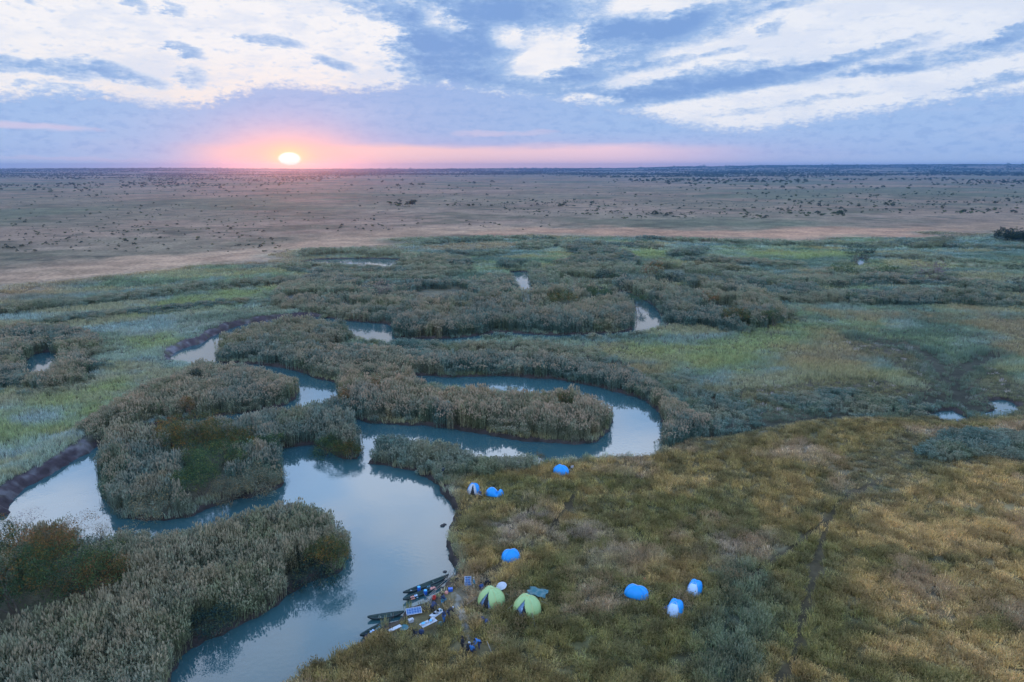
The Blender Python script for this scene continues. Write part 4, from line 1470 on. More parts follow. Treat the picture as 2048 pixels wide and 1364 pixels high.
def plain_shrubs():
    rng = np.random.RandomState(5)
    P = []
    # nearer plain: scattered bushes, in loose rows and groups as photographed
    groups = [(0, 560, 395, 500, 150, 3.0), (1000, 1560, 400, 432, 90, 4.2), (1560, 2050, 402, 426, 85, 5.5), (780, 840, 404, 414, 7, 8.0), (880, 1230, 400, 412, 30, 5.0),
              (560, 1100, 395, 460, 40, 3.2), (600, 1400, 372, 395, 50, 5.5), (1500, 2050, 375, 400, 60, 6.0), (100, 600, 372, 395, 40, 6.0), (1230, 1560, 424, 436, 26, 4.6), (1590, 1690, 424, 432, 14, 5.5),
              (-300, 0, 380, 500, 20, 3.5), (2050, 2350, 390, 440, 25, 5.5)]
    for x0, x1, y0, y1, n, s in groups:
        n = int(n * 3.2)
        cx = rng.uniform(x0, x1, max(2, n // 4))
        cy = rng.uniform(y0, y1, max(2, n // 4))
        for i in range(n):
            j = rng.randint(len(cx))
            px = cx[j] + rng.normal(0, (x1 - x0) * .035) if i % 3 else rng.uniform(x0, x1)
            py = np.clip(cy[j] + rng.normal(0, (y1 - y0) * .06), y0, y1)
            p = at(px, py, 1.5)
            P.append((p.x, p.y, s * (.24 + .62 * rng.rand() ** 3)))
    P.append((*at(818, 412, 1.5)[:2], 11.0))
    P.append((*at(795, 412, 1.5)[:2], 8.0))
    P = np.array(P)
    nbig = 300
    order = np.argsort(-P[:, 2] / np.hypot(P[:, 0], P[:, 1]))
    big, small = P[order[:nbig]], P[order[nbig:]]
    zz = height(big[:, 0], big[:, 1])
    for i, (x, y, s) in enumerate(big):
        o = bpy.data.objects.new('savanna_shrub', shrub_kinds[i % 5].data)
        o.location = (x, y, zz[i] - .15)
        o.scale = (s * 1.15, s * 1.15, s * rng.uniform(.6, .9))
        o.rotation_euler = (0, 0, rng.uniform(0, 6.28))
        COL.objects.link(o)
        if s > 7.9 and abs(x / y) < .4 and y > 600 and i < 12 and (s in (11.0, 8.0)):
            tag(o, 'lone rounded tree on the dry plain, largest one left of centre' if s == 11.0 else 'smaller tree just left of the large lone tree on the plain', 'tree')
        else:
            tag(o, 'small dark shrub scattered on the dry plain beyond the marsh', 'shrub', 'shrubs dotted over the far plain')
    # farther: belts of trees below the skyline
    Q = [small]
    n = 90000
    r = 1500 + 8400 * rng.rand(n) ** .8
    az = R(1) * rng.uniform(-50, 50, n)
    x, y = r * np.sin(az), r * np.cos(az)
    dep = np.degrees(np.arctan2(50, r))
    ax = np.degrees(az)
    belt = np.zeros(n)
    clump = fbm(x, y, 240, 401, 4)
    clump2 = fbm(x, y, 900, 411, 4)
    left = sstep(-ax, 8, 20)
    rightm = sstep(ax, 2, 12)
    # nearer edge of the woods: left from about 2.2 km, right from 2.2 km, centre from 4.5 km
    edge = 4300 - 2700 * left - 2300 * rightm
    dens = sstep(r, edge, edge + 1700) * .95 + sstep(r, 4600, 5200) * .35 + .03
    dens = dens * sstep(clump + (clump2 - .5) * .9, .40, .60) + .9 * sstep(np.abs(r - 5000 - (clump2 - .5) * 900), 420, 150) + .9 * sstep(r, 8300, 9000)
    # open grassy gaps between the belts
    keep = rng.rand(n) < dens * np.clip(r / 4800, .6, 1.0)
    q = np.stack([x, y, rng.uniform(4.0, 10.0, n) * (1 - .25 * left)], 1)[keep]
    Q.append(q)
    Q = np.concatenate(Q)
    z = height(Q[:, 0], Q[:, 1])
    m = len(Q)
    s = Q[:, 2]
    # emergent trees
    em = rng.rand(m) < .03
    s = s * (1 + .35 * sstep(np.hypot(Q[:, 0], Q[:, 1]), 4000, 9000))
    s = np.where(em & (z > 20), s * rng.uniform(1.2, 2.2, m), s)
    o = point_cloud('distant_woodland', np.stack([Q[:, 0], Q[:, 1], z - .2], 1), dict(
        kind_index=('INT', rng.randint(0, 5, m).astype(np.int32)),
        turn=('FLOAT_VECTOR', np.stack([np.zeros(m), np.zeros(m), rng.uniform(0, 6.283, m)], 1)),
        size=('FLOAT_VECTOR', np.stack([s * 1.2, s * 1.2, s * .85], 1)),
        tint=('FLOAT_COLOR', np.ones((m, 3)))), shrub_kinds,
        'belts of dark woodland and scrub along the horizon and over the far plain', 'woodland')
    return m


print('WOOD', plain_shrubs())

# ------------------------------------------------------------------ the camp
CLEAR = []


def ground_at(px, py, z=1.3, clear=None):
    p = at(px, py, z)
    for _ in range(3):
        z = float(height(np.array([p.x]), np.array([p.y]))[0])
        p = at(px, py, z)
    if clear:
        CLEAR.append((p.x, p.y, clear))
    return Vector((p.x, p.y, z))


def rgb(r, g, b, k=1.0):
    return tuple(min(.9, c * k) for c in srgb(r, g, b))


MB_BLUE = simple_mat('blue_tent_nylon', (.006, .25, .66), .55, noise=.10, scale=2.5)
MB_DBLUE = simple_mat('dark_blue_nylon', (.012, .05, .17), .6)
MB_PALE = simple_mat('pale_grey_tent_mesh', (.36, .50, .70), .7, noise=.10, scale=9)
MB_WHITE = simple_mat('white_fabric', (.38, .40, .45), .7, noise=.2)
MB_LIME = simple_mat('lime_green_tent_nylon', (.30, .44, .19), .5, noise=.07, scale=2)
MB_LIMEY = simple_mat('yellow_green_tent_trim', (.50, .47, .20), .6)
MB_INNER = simple_mat('grey_blue_inner_tent', (.12, .20, .33), .7)
MB_DARK = simple_mat('black_gear_and_door_shade', (.012, .014, .02), .8)  # black gear, and the painted shade of open tent doors
MB_TEAL = simple_mat('teal_tarpaulin', (.035, .12, .14), .45, noise=.45, scale=2.2)
MB_HULL = simple_mat('dark_wet_boat_hull', (.018, .035, .040), .45, noise=.5, scale=2)
MB_HULLIN = simple_mat('dark_green_boat_inside', (.025, .050, .046), .7, noise=.3)
MB_RED = simple_mat('red_plastic', (.55, .06, .05), .45)
MB_PINK = simple_mat('faded_red_and_white_cloth', (.55, .24, .20), .8, noise=.5, scale=5)
MB_BARREL = simple_mat('blue_barrel_plastic', (.02, .10, .42), .4)
MB_CYAN = simple_mat('light_blue_lid', (.05, .34, .62), .4)
MB_WOOD = simple_mat('grey_driftwood', (.20, .18, .17), .9, noise=.3, scale=4)
MB_METAL = simple_mat('aluminium', (.45, .47, .50), .35, metal=.8)
MB_SKIN = simple_mat('dark_skin', (.10, .055, .035), .6)
MB_SKIN2 = simple_mat('light_skin', (.48, .28, .20), .6)
MB_HAIR = simple_mat('black_hair', (.012, .011, .012), .9)
MB_NAVY = simple_mat('navy_cloth', (.02, .035, .09), .8)
MB_JBLUE = simple_mat('blue_jacket_cloth', (.03, .13, .36), .7)
MB_JTEAL = simple_mat('teal_jacket_cloth', (.05, .16, .22), .75)
MB_KHAKI = simple_mat('khaki_cloth', (.28, .25, .19), .85)
MB_MUD = simple_mat('wet_dark_mud', (.030, .028, .030), .6, noise=.4, scale=3)
MB_ASH = simple_mat('grey_ash', (.22, .22, .23), .95)
m_, nt_, o_ = new_mat('solar_cells')
_t = nt_.nodes.new('ShaderNodeTexCoord')
_b = nt_.nodes.new('ShaderNodeTexBrick')
_b.offset = 0
for k_, v_ in (('Scale', 1.0), ('Mortar Size', .012), ('Brick Width', .3), ('Row Height', .3)):
    _b.inputs[k_].default_value = v_
_b.inputs['Color1'].default_value = (.02, .07, .20, 1)
_b.inputs['Color2'].default_value = (.025, .085, .24, 1)
_b.inputs['Mortar'].default_value = (.3, .4, .5, 1)
nt_.links.new(_t.outputs['Object'], _b.inputs['Vector'])
_p = nt_.nodes.new('ShaderNodeBsdfPrincipled')
_p.inputs['Roughness'].default_value = .4
nt_.links.new(_b.outputs[0], _p.inputs[0])
nt_.links.new(_p.outputs[0], o_.inputs[0])
MB_SOLAR = m_


def dome_pt(a, t, L, Wd, H, e=2.8, k=1.0, notch=None):
    boxy = .42 if notch == 'boxy' else 0.0
    notch = None if boxy else notch
    """point on a pole-tent dome: a = direction, t = 0 at the ground .. 1 at the top"""
    ca, sa = math.cos(a), math.sin(a)
    r = (abs(ca / (L / 2)) ** e + abs(sa / (Wd / 2)) ** e) ** (-1 / e)
    ph = t * math.pi / 2
    corner = abs(math.sin(2 * math.atan2(sa / Wd, ca / L)))
    s_ = math.cos(ph) ** (.80 - boxy + .25 * (1 - corner) * (1 - boxy))
    z = H * math.sin(ph) ** (1.0)
    z *= 1 - .07 * (1 - corner) * math.sin(ph * 2)
    x, y = r * ca * s_ * k, r * sa * s_ * k
    if notch:
        f = math.exp(-((x - notch[0]) / notch[1]) ** 2)
        z *= 1 - notch[2] * f
    return Vector((x, y, z * k))


def dome_part(name, parent, mat, L, Wd, H, keep, k=1.0, na=72, nt=14, thick=.015, notch=None, e=2.8):
    vs, fs, idx = [], [], {}

    def vid(i, j):
        i %= na
        if j == nt:
            i = 0
        if (i, j) not in idx:
            idx[(i, j)] = len(vs)
            vs.append(dome_pt(2 * math.pi * i / na, j / nt, L, Wd, H, e, k, notch))
        return idx[(i, j)]
    for i in range(na):
        for j in range(nt):
            a = 2 * math.pi * (i + .5) / na
            t = (j + .5) / nt
            if keep(a, t):
                f = [vid(i, j), vid(i + 1, j), vid(i + 1, j + 1), vid(i, j + 1)]
                g = []
                for q in f:
                    if q not in g:
                        g.append(q)
                fs.append(tuple(g))
    me = bpy.data.meshes.new(name)
    me.from_pydata([tuple(v) for v in vs], [], fs)
    me.materials.append(mat)
    me.polygons.foreach_set('use_smooth', [True] * len(me.polygons))
    o = bpy.data.objects.new(name, me)
    COL.objects.link(o)
    o.parent = parent
    s_ = o.modifiers.new('cloth', 'SOLIDIFY')
    s_.thickness = thick
    return o


def angd(a, b):
    return abs((a - b + math.pi) % (2 * math.pi) - math.pi)


def seam(parent, L, Wd, H, a0, mat, r=.03, name='pole_sleeve', notch=None, t0=0.02):
    mb = MB()
    pts = [dome_pt(a0, t0 + (1 - t0) * i / 9, L, Wd, H, k=1.012, notch=notch) for i in range(10)]
    mb.tube(pts, r, 5)
    return mb.build(name, mat, parent, smooth=True)


def guy_lines(parent, L, Wd, H):
    for sx, sy in ((1, 1), (1, -1), (-1, 1), (-1, -1)):
        mb = MB()
        a = Vector((sx * L * .38, sy * Wd * .38, H * .5))
        b = Vector((sx * L * .68, sy * Wd * .72, .02))
        mb.tube([a, b], .008, 4)
        mb.build('guy_line', MB_WHITE, parent)


def blue_tent(px, py, rz, label, L=2.35, Wd=1.75, H=1.12, door=0.0, notch=None, awning=False, panelmat=None, panel_w=.62):
    p = ground_at(px, py, 1.3, clear=L * .56)
    o = empty('blue_tent', p, R(rz))
    ca = math.atan2(Wd, L)
    # the pale panel is the +Y long side
    inp = lambda a: angd(a, math.pi / 2) < (math.pi / 2 - ca) * 1.0
    dome_part('fly', o, MB_BLUE, L, Wd, H, lambda a, t: not (inp(a) and t < .93), notch=notch)
    pn = dome_part('pale_panel', o, panelmat or MB_PALE, L, Wd, H, lambda a, t: inp(a) and t < .93, notch=notch)
    if door:
        dome_part('door', pn, MB_DARK, L, Wd, H, lambda a, t: angd(a, math.pi / 2 + door) < .27 * (1 - t * 1.0) + .04 and t < .78, k=1.02, notch=notch, na=144)  # dark patch laid over the panel as the shade inside the opening
    for a0 in (ca, math.pi - ca, math.pi + ca, -ca):
        seam(o, L, Wd, H, a0, MB_WHITE if a0 in (ca, math.pi - ca) else MB_BLUE, notch=notch, r=.022)
    guy_lines(o, L, Wd, H)
    if awning:
        mb = MB()
        q = []
        for i in range(6):
            s_ = i / 5
            top = dome_pt(math.pi, .85 - .1 * s_, L, Wd, H)
            lo = Vector((-L * .98, Wd * .25 - .5 * s_, .06))
            q.append([(top * (1 - u) + lo * u) + Vector((0, -.25 * s_, -.12 * math.sin(u * 3.14))) for u in (0, .25, .5, .75, 1)])
        vs = [v for r_ in q for v in r_]
        fs = [(i * 5 + j, i * 5 + j + 1, i * 5 + 5 + j + 1, i * 5 + 5 + j) for i in range(5) for j in range(4)]
        mb.add(vs, fs)
        w_ = mb.build('vestibule_flap', MB_DBLUE, o, smooth=True)
        w_.modifiers.new('cloth', 'SOLIDIFY').thickness = .02
    tag(o, label, 'tent', 'small blue tents on the meadow')
    return o


blue_tent(1022, 1117, 12, 'bright blue dome tent alone near the river bank, behind the two green tents', L=2.5, Wd=1.9, H=1.3)
t2 = blue_tent(1122, 945, -40, 'blue tent farthest back, beside a white-topped camp chair at the reedy river loop', L=2.7, Wd=2.0, H=1.35, door=-.45, panelmat=MB_WHITE)
t3 = blue_tent(947, 984, 20, 'white-fronted tent with a dark upright door slit beside the river bank', L=1.9, Wd=2.2, H=1.45, panelmat=MB_WHITE, door=.12)
t3.rotation_euler.z = R(168)
blue_tent(989, 989, -10, 'half-collapsed blue tent with a sagging notch, right of the white-fronted tent', L=2.9, Wd=1.7, H=1.15, notch=(.45, .30, .62))
t5 = blue_tent(1273, 1190, -24, 'blue tent with white-edged ridge, leftmost of the three tents on the right', L=2.9, Wd=1.9, H=1.25)
t6 = blue_tent(1389, 1184, 0, 'blue tent with a pale front panel, rightmost and rear of the three', notch='boxy', L=1.6, Wd=2.4, H=1.35)
t6.rotation_euler.z = R(148)
t7 = blue_tent(1350, 1225, 0, 'blue tent with pale front panel and dark flap spread out on its left', notch='boxy', L=1.7, Wd=2.4, H=1.4, awning=True)
t7.rotation_euler.z = R(150)
_aw = [c for c in t7.children if c.name.startswith('vestibule_flap')]
for c in _aw:
    c.rotation_euler.z = R(180 + 20)


def green_tent(px, py, rz, label, doorshift):
    p = ground_at(px, py, 1.3, clear=1.75)
    o = empty('green_tent', p, R(rz))
    L, Wd, H = 3.2, 2.9, 1.85
    d0 = -math.pi / 2
    # the fly is pulled open in a tall triangle at the front
    cut = lambda a, t: angd(a, d0) < .62 * (1 - t / .80) and t < .80
    dome_part('fly', o, MB_LIME, L, Wd, H, lambda a, t: not cut(a, t), na=120, nt=24, e=2.3)
    inner = dome_part('inner_tent', o, MB_INNER, L * .93, Wd * .93, H * .93, lambda a, t: True, e=2.3)
    dome_part('door', inner, MB_DARK, L * .93, Wd * .93, H * .93, lambda a, t: angd(a, d0 + doorshift) < .30 * (1 - t * .9) and t < .70, k=1.015, na=144, e=2.3)  # doorway shade painted as a dark patch on the inner tent
    for a0 in (R(35), R(90), R(145), R(215), R(325)):
        mb = MB()
        mb.tube([dome_pt(a0, .02 + .98 * i / 9, L, Wd, H, 2.3, 1.01) for i in range(10)], .022, 5)
        mb.build('pole_sleeve', MB_LIMEY, o, smooth=True)
    mb = MB()
    mb.tube([dome_pt(2 * math.pi * i / 40, .05, L, Wd, H, 2.3, 1.012) for i in range(41) if angd(2 * math.pi * i / 40, d0) > .6], .02, 4)
    mb.build('hem', MB_LIMEY, o)
    guy_lines(o, L, Wd, H)
    tag(o, label, 'tent', 'lime green dome tents')
    return o


green_tent(983, 1204, -32, 'lime green dome tent with dark open door, left one near the river', .05)
green_tent(1054, 1220, -30, 'lime green dome tent with half-open flap, right one beside the teal tarpaulin', .28)


# tarpaulin, reflector, solar panels
def sheet(name, c, w, h, rz, mat, label, cat, tilt=0.0, amp=.04, seed=1, n=14):
    rng = random.Random(seed)
    mb = MB()
    vs = []
    for j in range(n + 1):
        for i in range(n + 1):
            x, y = (i / n - .5) * w, (j / n - .5) * h
            vs.append((x + .06 * math.sin(y * 5), y + .05 * math.sin(x * 4 + 1), amp * (math.sin(x * 3.1 + y * 5) + math.sin(x * 6 - y * 3.3 + 1)) + amp * rng.uniform(-.4, .4)))
    mb.add(vs, [(j * (n + 1) + i, j * (n + 1) + i + 1, (j + 1) * (n + 1) + i + 1, (j + 1) * (n + 1) + i) for j in range(n) for i in range(n)])
    o = mb.build(name, mat, None, smooth=True, loc=c)
    o.rotation_euler = (R(tilt), 0, R(rz))
    o.modifiers.new('cloth', 'SOLIDIFY').thickness = .02
    tag(o, label, cat)
    return o


p = ground_at(1075, 1190, 1.3, clear=1.5)
sheet('tarpaulin', p + Vector((0, 0, .42)), 2.3, 1.6, -18, MB_TEAL, 'crumpled teal tarpaulin spread on the grass behind the right green tent', 'tarpaulin', amp=.07)
CLEAR.append((p.x - .7, p.y + .2, 1.2))
p = ground_at(1003, 1180, 1.3, clear=.7)
mb = MB()
mb.lathe([(.02, .05), (.60, .02), (.64, 0), (.60, -.02), (.02, -.03)], n=28)
o = mb.build('reflector_disc', MB_WHITE, None, smooth=True, loc=p + Vector((0, 0, .55)))
o.rotation_euler = (R(14), R(-12), 0)
tag(o, 'white oval disc lying on the grass behind the left green tent', 'disc')


def solar(px, py, w, h, tilt, rz, label, frame=.05, up=.35):
    p = ground_at(px, py, 1.3, clear=max(w, h) * .62)
    o = empty('solar_panel', p + Vector((0, 0, up)), 0)
    o.rotation_euler = (R(tilt), 0, R(rz))
    mb = MB()
    mb.box((0, 0, 0), (w - frame * 2, h - frame * 2, .03))
    mb.build('cells', MB_SOLAR, o)
    mb = MB()
    for c, d in (((0, h / 2 - frame / 2, 0), (w, frame, .05)), ((0, -h / 2 + frame / 2, 0), (w, frame, .05)),
                 ((w / 2 - frame / 2, 0, 0), (frame, h - 2 * frame, .046)), ((-w / 2 + frame / 2, 0, 0), (frame, h - 2 * frame, .046))):
        mb.box(c, d)
    mb.build('frame', MB_WHITE, o)
    mb = MB()
    mb.tube([(0, h * .3, -.02), (0, h * .3 + .2, -.5 * abs(math.sin(R(tilt))) - .25)], .015, 5)
    mb.build('prop', MB_METAL, o)
    tag(o, label, 'solar panel')


solar(936, 1169, .85, 1.15, 48, 4, 'white-framed solar panel propped upright beside the person in teal', up=.48)
solar(828, 1228, 1.75, .95, 14, 16, 'blue solar panel lying on the grass near the river edge', up=.42)


def thing_box(name, px, py, d, rz, mat, label, cat, up=.0, clear=.5, lid=None, group=None):
    p = ground_at(px, py, 1.3, clear=clear)
    o = empty(name, p, R(rz))
    mb = MB()
    mb.box((0, 0, d[2] / 2 + up), d, taper=1.04)
    mb.build('tub', mat, o, bevel=.02)
    mb = MB()
    mb.box((0, 0, d[2] + up + .016), (d[0] * 1.08, d[1] * 1.08, .03))
    mb.build('lid', lid or mat, o, bevel=.01)
    tag(o, label, cat, group)
    return o


thing_box('storage_box', 822, 1244, (.55, .4, .35), 30, MB_WHITE, 'small pale box on the trampled grass below the blue solar panel', 'box')
thing_box('storage_crate', 901, 1182, (.5, .38, .35), 10, MB_BARREL, 'blue crate on the bank right of the boats', 'crate')


def bucket(px, py, mat, label, r=.2, h=.3, rim=None, z=None):
    p = ground_at(px, py, 1.3, clear=.45) if z is None else at(px, py, z)
    o = empty('bucket', p)
    mb = MB()
    mb.lathe([(r * .75, 0), (r * .9, h * .5), (r, h), (r * .93, h), (r * .7, .03)], n=16)
    mb.build('pail', mat, o, smooth=False)
    mb = MB()
    mb.tube([(r * math.cos(t), 0, h + r * .9 * math.sin(t)) for t in [i * math.pi / 8 for i in range(9)]], .012, 5)
    mb.build('handle', MB_METAL, o)
    tag(o, label, 'bucket')


bucket(868, 1198, MB_RED, 'bright red bucket at the water edge beside the driftwood', r=.27, h=.36)
bucket(885, 1205, MB_CYAN, 'light blue bucket beside the crouching person on the bank', r=.2, h=.26)
# wide dark basin
p = ground_at(808, 1260, 1.3, clear=.8)
mb = MB()
mb.lathe([(.25, .1), (.5, .32), (.54, .34), (.46, .3), (.22, .14)], n=20)
o = mb.build('wash_basin', MB_TEAL, None, smooth=True, loc=p)
tag(o, 'round dark basin on the ground between the white board and the tables', 'basin')


# camp kitchen tables
def camp_table(px, py, L, Wd, rz, label, n, seed):
    p = ground_at(px, py, 1.3, clear=1.2)
    o = empty('folding_table', p, R(rz))
    mb = MB()
    mb.box((0, 0, .71), (L, Wd, .04))
    mb.build('table_top', MB_WHITE, o, bevel=.01)
    for sx in (-1, 1):
        for sy in (-1, 1):
            mb = MB()
            mb.tube([(sx * L * .44, sy * Wd * .40, .69), (sx * L * .40, sy * Wd * .40, 0)], .018, 6)
            mb.build('leg', MB_METAL, o)
    tag(o, label, 'table', 'folding tables of the camp kitchen')
    rng = random.Random(seed)
    M4 = Matrix.Translation(p) @ Matrix.Rotation(R(rz), 4, 'Z')
    return o, M4


TOPW = .732


def on_table(M4, x, y, kind, mat, label, r=.14, h=.12):
    q = M4 @ Vector((x, y, TOPW))
    mb = MB()
    if kind == 'pot':
        mb.lathe([(r * .9, 0), (r, h * .2), (r, h), (r * .9, h), (r * .85, .02)], n=16)
        o = mb.build('cooking_pot', mat, None, smooth=False, loc=q)
        tag(o, label, 'pot')
    elif kind == 'bowl':
        mb.lathe([(r * .4, 0), (r, h), (r * .92, h), (r * .35, .02)], n=16)
        o = mb.build('mixing_bowl', mat, None, smooth=True, loc=q)
        tag(o, label, 'bowl')
    else:
        o = empty('provision_box', q, rng0.uniform(0, 3))
        mb.box((0, 0, h / 2), (r * 2, r * 1.5, h))
        mb.build('tub', mat, o, bevel=.008)
        mb = MB()
        mb.box((0, 0, h + .011), (r * 2.06, r * 1.56, .018))
        mb.build('lid', MB_CYAN if mat is MB_WHITE else MB_WHITE, o)
        tag(o, label, 'box')


rng0 = random.Random(3)
ta, Ma = camp_table(874, 1237, 1.7, .75, 52, 'white-topped table with pans, the one touching the standing cook', 5, 1)
on_table(Ma, -.6, -.1, 'bowl', MB_METAL, 'shiny bowl at the near end of the cook\'s table', .17, .09)
on_table(Ma, -.3, .12, 'pot', MB_DARK, 'black pan beside the shiny bowl on the cook\'s table', .17, .08)
on_table(Ma, -.05, -.12, 'pot', MB_METAL, 'metal pot in the middle of the cook\'s table', .14, .16)
on_table(Ma, .25, .1, 'pot', MB_DARK, 'black pot at the far half of the cook\'s table', .15, .17)
on_table(Ma, .55, -.1, 'bowl', MB_TEAL, 'dark green bowl at the far end of the cook\'s table', .15, .09)
tb, Mb = camp_table(857, 1256, 1.9, .8, 40, 'white-topped table crowded with pale boxes, the lower of the two tables', 5, 2)
on_table(Mb, -.65, 0, 'box', MB_WHITE, 'white box at the lower end of the crowded table', .2, .2)
on_table(Mb, -.15, .1, 'bowl', MB_WHITE, 'white bowl on the crowded lower table', .18, .1)
on_table(Mb, .25, -.1, 'box', MB_WHITE, 'white box in the middle of the crowded lower table', .17, .17)
on_table(Mb, .6, .12, 'bowl', MB_WHITE, 'large white bowl at the upper end of the crowded table', .22, .13)
on_table(Mb, .3, .26, 'pot', MB_DARK, 'black pot on the edge of the crowded lower table', .12, .14)
# white board lying in the grass
p = ground_at(790, 1262, 1.3, clear=1.0)
o = empty('white_board', p + Vector((0, 0, .35)), R(40))
mb = MB()
mb.box((0, 0, 0), (1.5, .45, .05))
mb.build('board', MB_WHITE, o, bevel=.01)
for sx in (-1, 1):
    mb = MB()
    mb.box((sx * .6, 0, -.18), (.06, .4, .3))
    mb.build('trestle', MB_WOOD, o)
tag(o, 'long narrow white board on low trestles beside the moored boats', 'board')


def chair(px, py, rz, mat, label, top=None):
    p = ground_at(px, py, 1.3, clear=.6)
    o = empty('camp_chair', p, R(rz))
    mb = MB()
    mb.box((0, 0, .42), (.5, .46, .04))
    mb.build('seat', mat, o, bevel=.01)
    mb = MB()
    mb.box((0, .25, .70), (.5, .04, .5), M_=Matrix.Rotation(R(-12), 4, 'X'))
    mb.build('backrest', top or mat, o, bevel=.01)
    for sx in (-1, 1):
        for sy in (-1, 1):
            mb = MB()
            mb.tube([(sx * .23, sy * .2, .42), (sx * .27, -sy * .22, 0)], .014, 5)
            mb.build('leg', MB_METAL, o)
        mb = MB()
        mb.box((sx * .27, -.02, .60), (.05, .42, .03))
        mb.build('armrest', mat, o)
    tag(o, label, 'chair', 'folding camp chairs')
    return o


chair(1143, 940, 200, MB_DARK, 'camp chair with a white back beside the farthest blue tent', MB_WHITE)
chair(832, 1272, 130, MB_DARK, 'black camp chair below the crowded kitchen table')
chair(977, 1174, 190, MB_DARK, 'black camp chair behind the left green tent')
chair(1049, 1234, 20, MB_NAVY, 'camp chair with a pale back in front of the right green tent', MB_PALE)


def pack(px, py, rz, mat, label, s=1.0, name='backpack', cat='backpack', z=None):
    p = ground_at(px, py, 1.3, clear=.4 * s) if z is None else at(px, py, z)
    o = empty(name, p, R(rz))
    mb = MB()
    mb.lathe([(.10 * s, .02), (.2 * s, .06 * s), (.24 * s, .25 * s), (.2 * s, .45 * s), (.1 * s, .54 * s), (.03 * s, .56 * s)], n=12)
    b = mb.build('bag', mat, o, smooth=True)
    b.scale = (1.2, .8, 1)
    mb = MB()
    mb.box((0, -.2 * s, .2 * s), (.3 * s, .1 * s, .22 * s))
    mb.build('pocket', mat, o, bevel=.03)
    mb = MB()
    mb.tube([(-.1 * s, .16 * s, .42 * s), (0, .2 * s, .56 * s), (.1 * s, .16 * s, .42 * s)], .018 * s, 5)
    mb.build('strap', MB_DARK, o)
    tag(o, label, cat)


pack(964, 1243, 20, MB_NAVY, 'dark navy rucksack on the grass below the left green tent', 1.1)
pack(973, 1246, 60, MB_DBLUE, 'blue rucksack lying just right of the navy rucksack', .9)
pack(978, 1249, 0, MB_WHITE, 'tiny white bag at the right end of the rucksacks', .4)
pack(914, 1163, 0, MB_DARK, 'black bag on the bank left of the upright solar panel', 1.0)
pack(921, 1155, 30, MB_DARK, 'small black bag higher up the bank than the other black bag', .6)
pack(893, 1188, 10, MB_PINK, 'red and white bag on the bank above the crouching person', .8)
pack(960, 989, 10, MB_DBLUE, 'dark blue bag beside the foot of the white-fronted tent', 1.0)
pack(1034, 1229, 10, MB_DARK, 'black bag at the left foot of the right green tent', 1.1)
pack(1289, 1160, 0, MB_RED, 'small red bag in the grass above the left of the three tents', .55)
pack(1422, 1224, 0, MB_RED, 'small red bag in the grass right of the three blue tents', .6)
pack(1294, 1243, 0, MB_RED, 'small red bag in the grass below the three blue tents', .5)
pack(843, 1268, 0, MB_NAVY, 'navy sack leaning by the black chair below the tables', 1.1)
pack(880, 1252, 40, MB_TEAL, 'dark teal sack at the upper end of the crowded table', 1.0)


# ------------------------------------------------------------------ dugout boats
def boat(a, b, label, W_=.72, name='dugout_canoe', za=0.0, zb=0.0, rise=.22):
    A_, B_ = at(*a, za + .15), at(*b, zb + .15)
    A_.z, B_.z = za, zb
    L = (B_ - A_).length
    mid = (A_ + B_) / 2
    o = empty(name, mid, math.atan2(B_.y - A_.y, B_.x - A_.x))
    o.rotation_euler.y = -math.atan2(zb - za, L)
    ns, npf = 24, 9

    def section(u, k, off):
        w = (W_ / 2 * max(.02, (1 - abs(u) ** 2.6)) ** .8) * k
        zt = .30 + rise * abs(u) ** 3
        zb_ = -.12 + (rise + .22) * abs(u) ** 4 + off
        r_ = []
        for i in range(npf):
            t = math.pi * i / (npf - 1)
            r_.append((u * L / 2, -w * math.cos(t), zt - (zt - zb_) * math.sin(t) ** .7))
        return r_
    us = [math.sin(math.pi * (i / ns - .5)) for i in range(ns + 1)]
    for nm, k, off, mat in (('hull', 1.0, 0.0, MB_HULL), ('inside', .86, .07, MB_HULLIN)):
        mb = MB()
        vs = [p_ for u in us for p_ in section(u * (1 if k == 1 else .965), k, off)]
        fs = [(i * npf + j, i * npf + j + 1, (i + 1) * npf + j + 1, (i + 1) * npf + j) for i in range(ns) for j in range(npf - 1)]
        mb.add(vs, fs)
        q = mb.build(nm, mat, o, smooth=True)
        q.modifiers.new('plank', 'SOLIDIFY').thickness = .02
    mb = MB()
    for s_ in (-1, 1):
        pts = []
        for u in us:
            r_ = section(u, 1.0, 0)
            pts.append(r_[0] if s_ < 0 else r_[-1])
        mb.tube(pts, .03, 5)
    mb.build('gunwale', MB_HULL, o, smooth=True)
    for u in (-.35, .3):
        mb = MB()
        mb.box((u * L / 2, 0, .26), (.2, W_ * .9, .03))
        mb.build('thwart', MB_HULLIN, o)
    tag(o, label, 'canoe', 'dark dugout canoes drawn up at the bank')
    return o, mid, L


b1 = boat((806, 1189), (898, 1153), 'dark canoe moored at the bank, the upper of the two side by side', .75)
b2 = boat((806, 1203), (889, 1167), 'dark canoe moored at the bank, the lower of the two side by side', .75)
b3 = boat((735, 1238), (808, 1227), 'empty dark green canoe pointing left out over the open water', .85)
b4 = boat((720, 1275), (783, 1241), 'cluttered dark canoe lying along the grassy edge at the lowest place', .8)


for _k in range(7):
    _q = at(726 + 12 * _k, 1281 - 7 * _k, .6)
    CLEAR.append((_q.x, _q.y, 1.0))


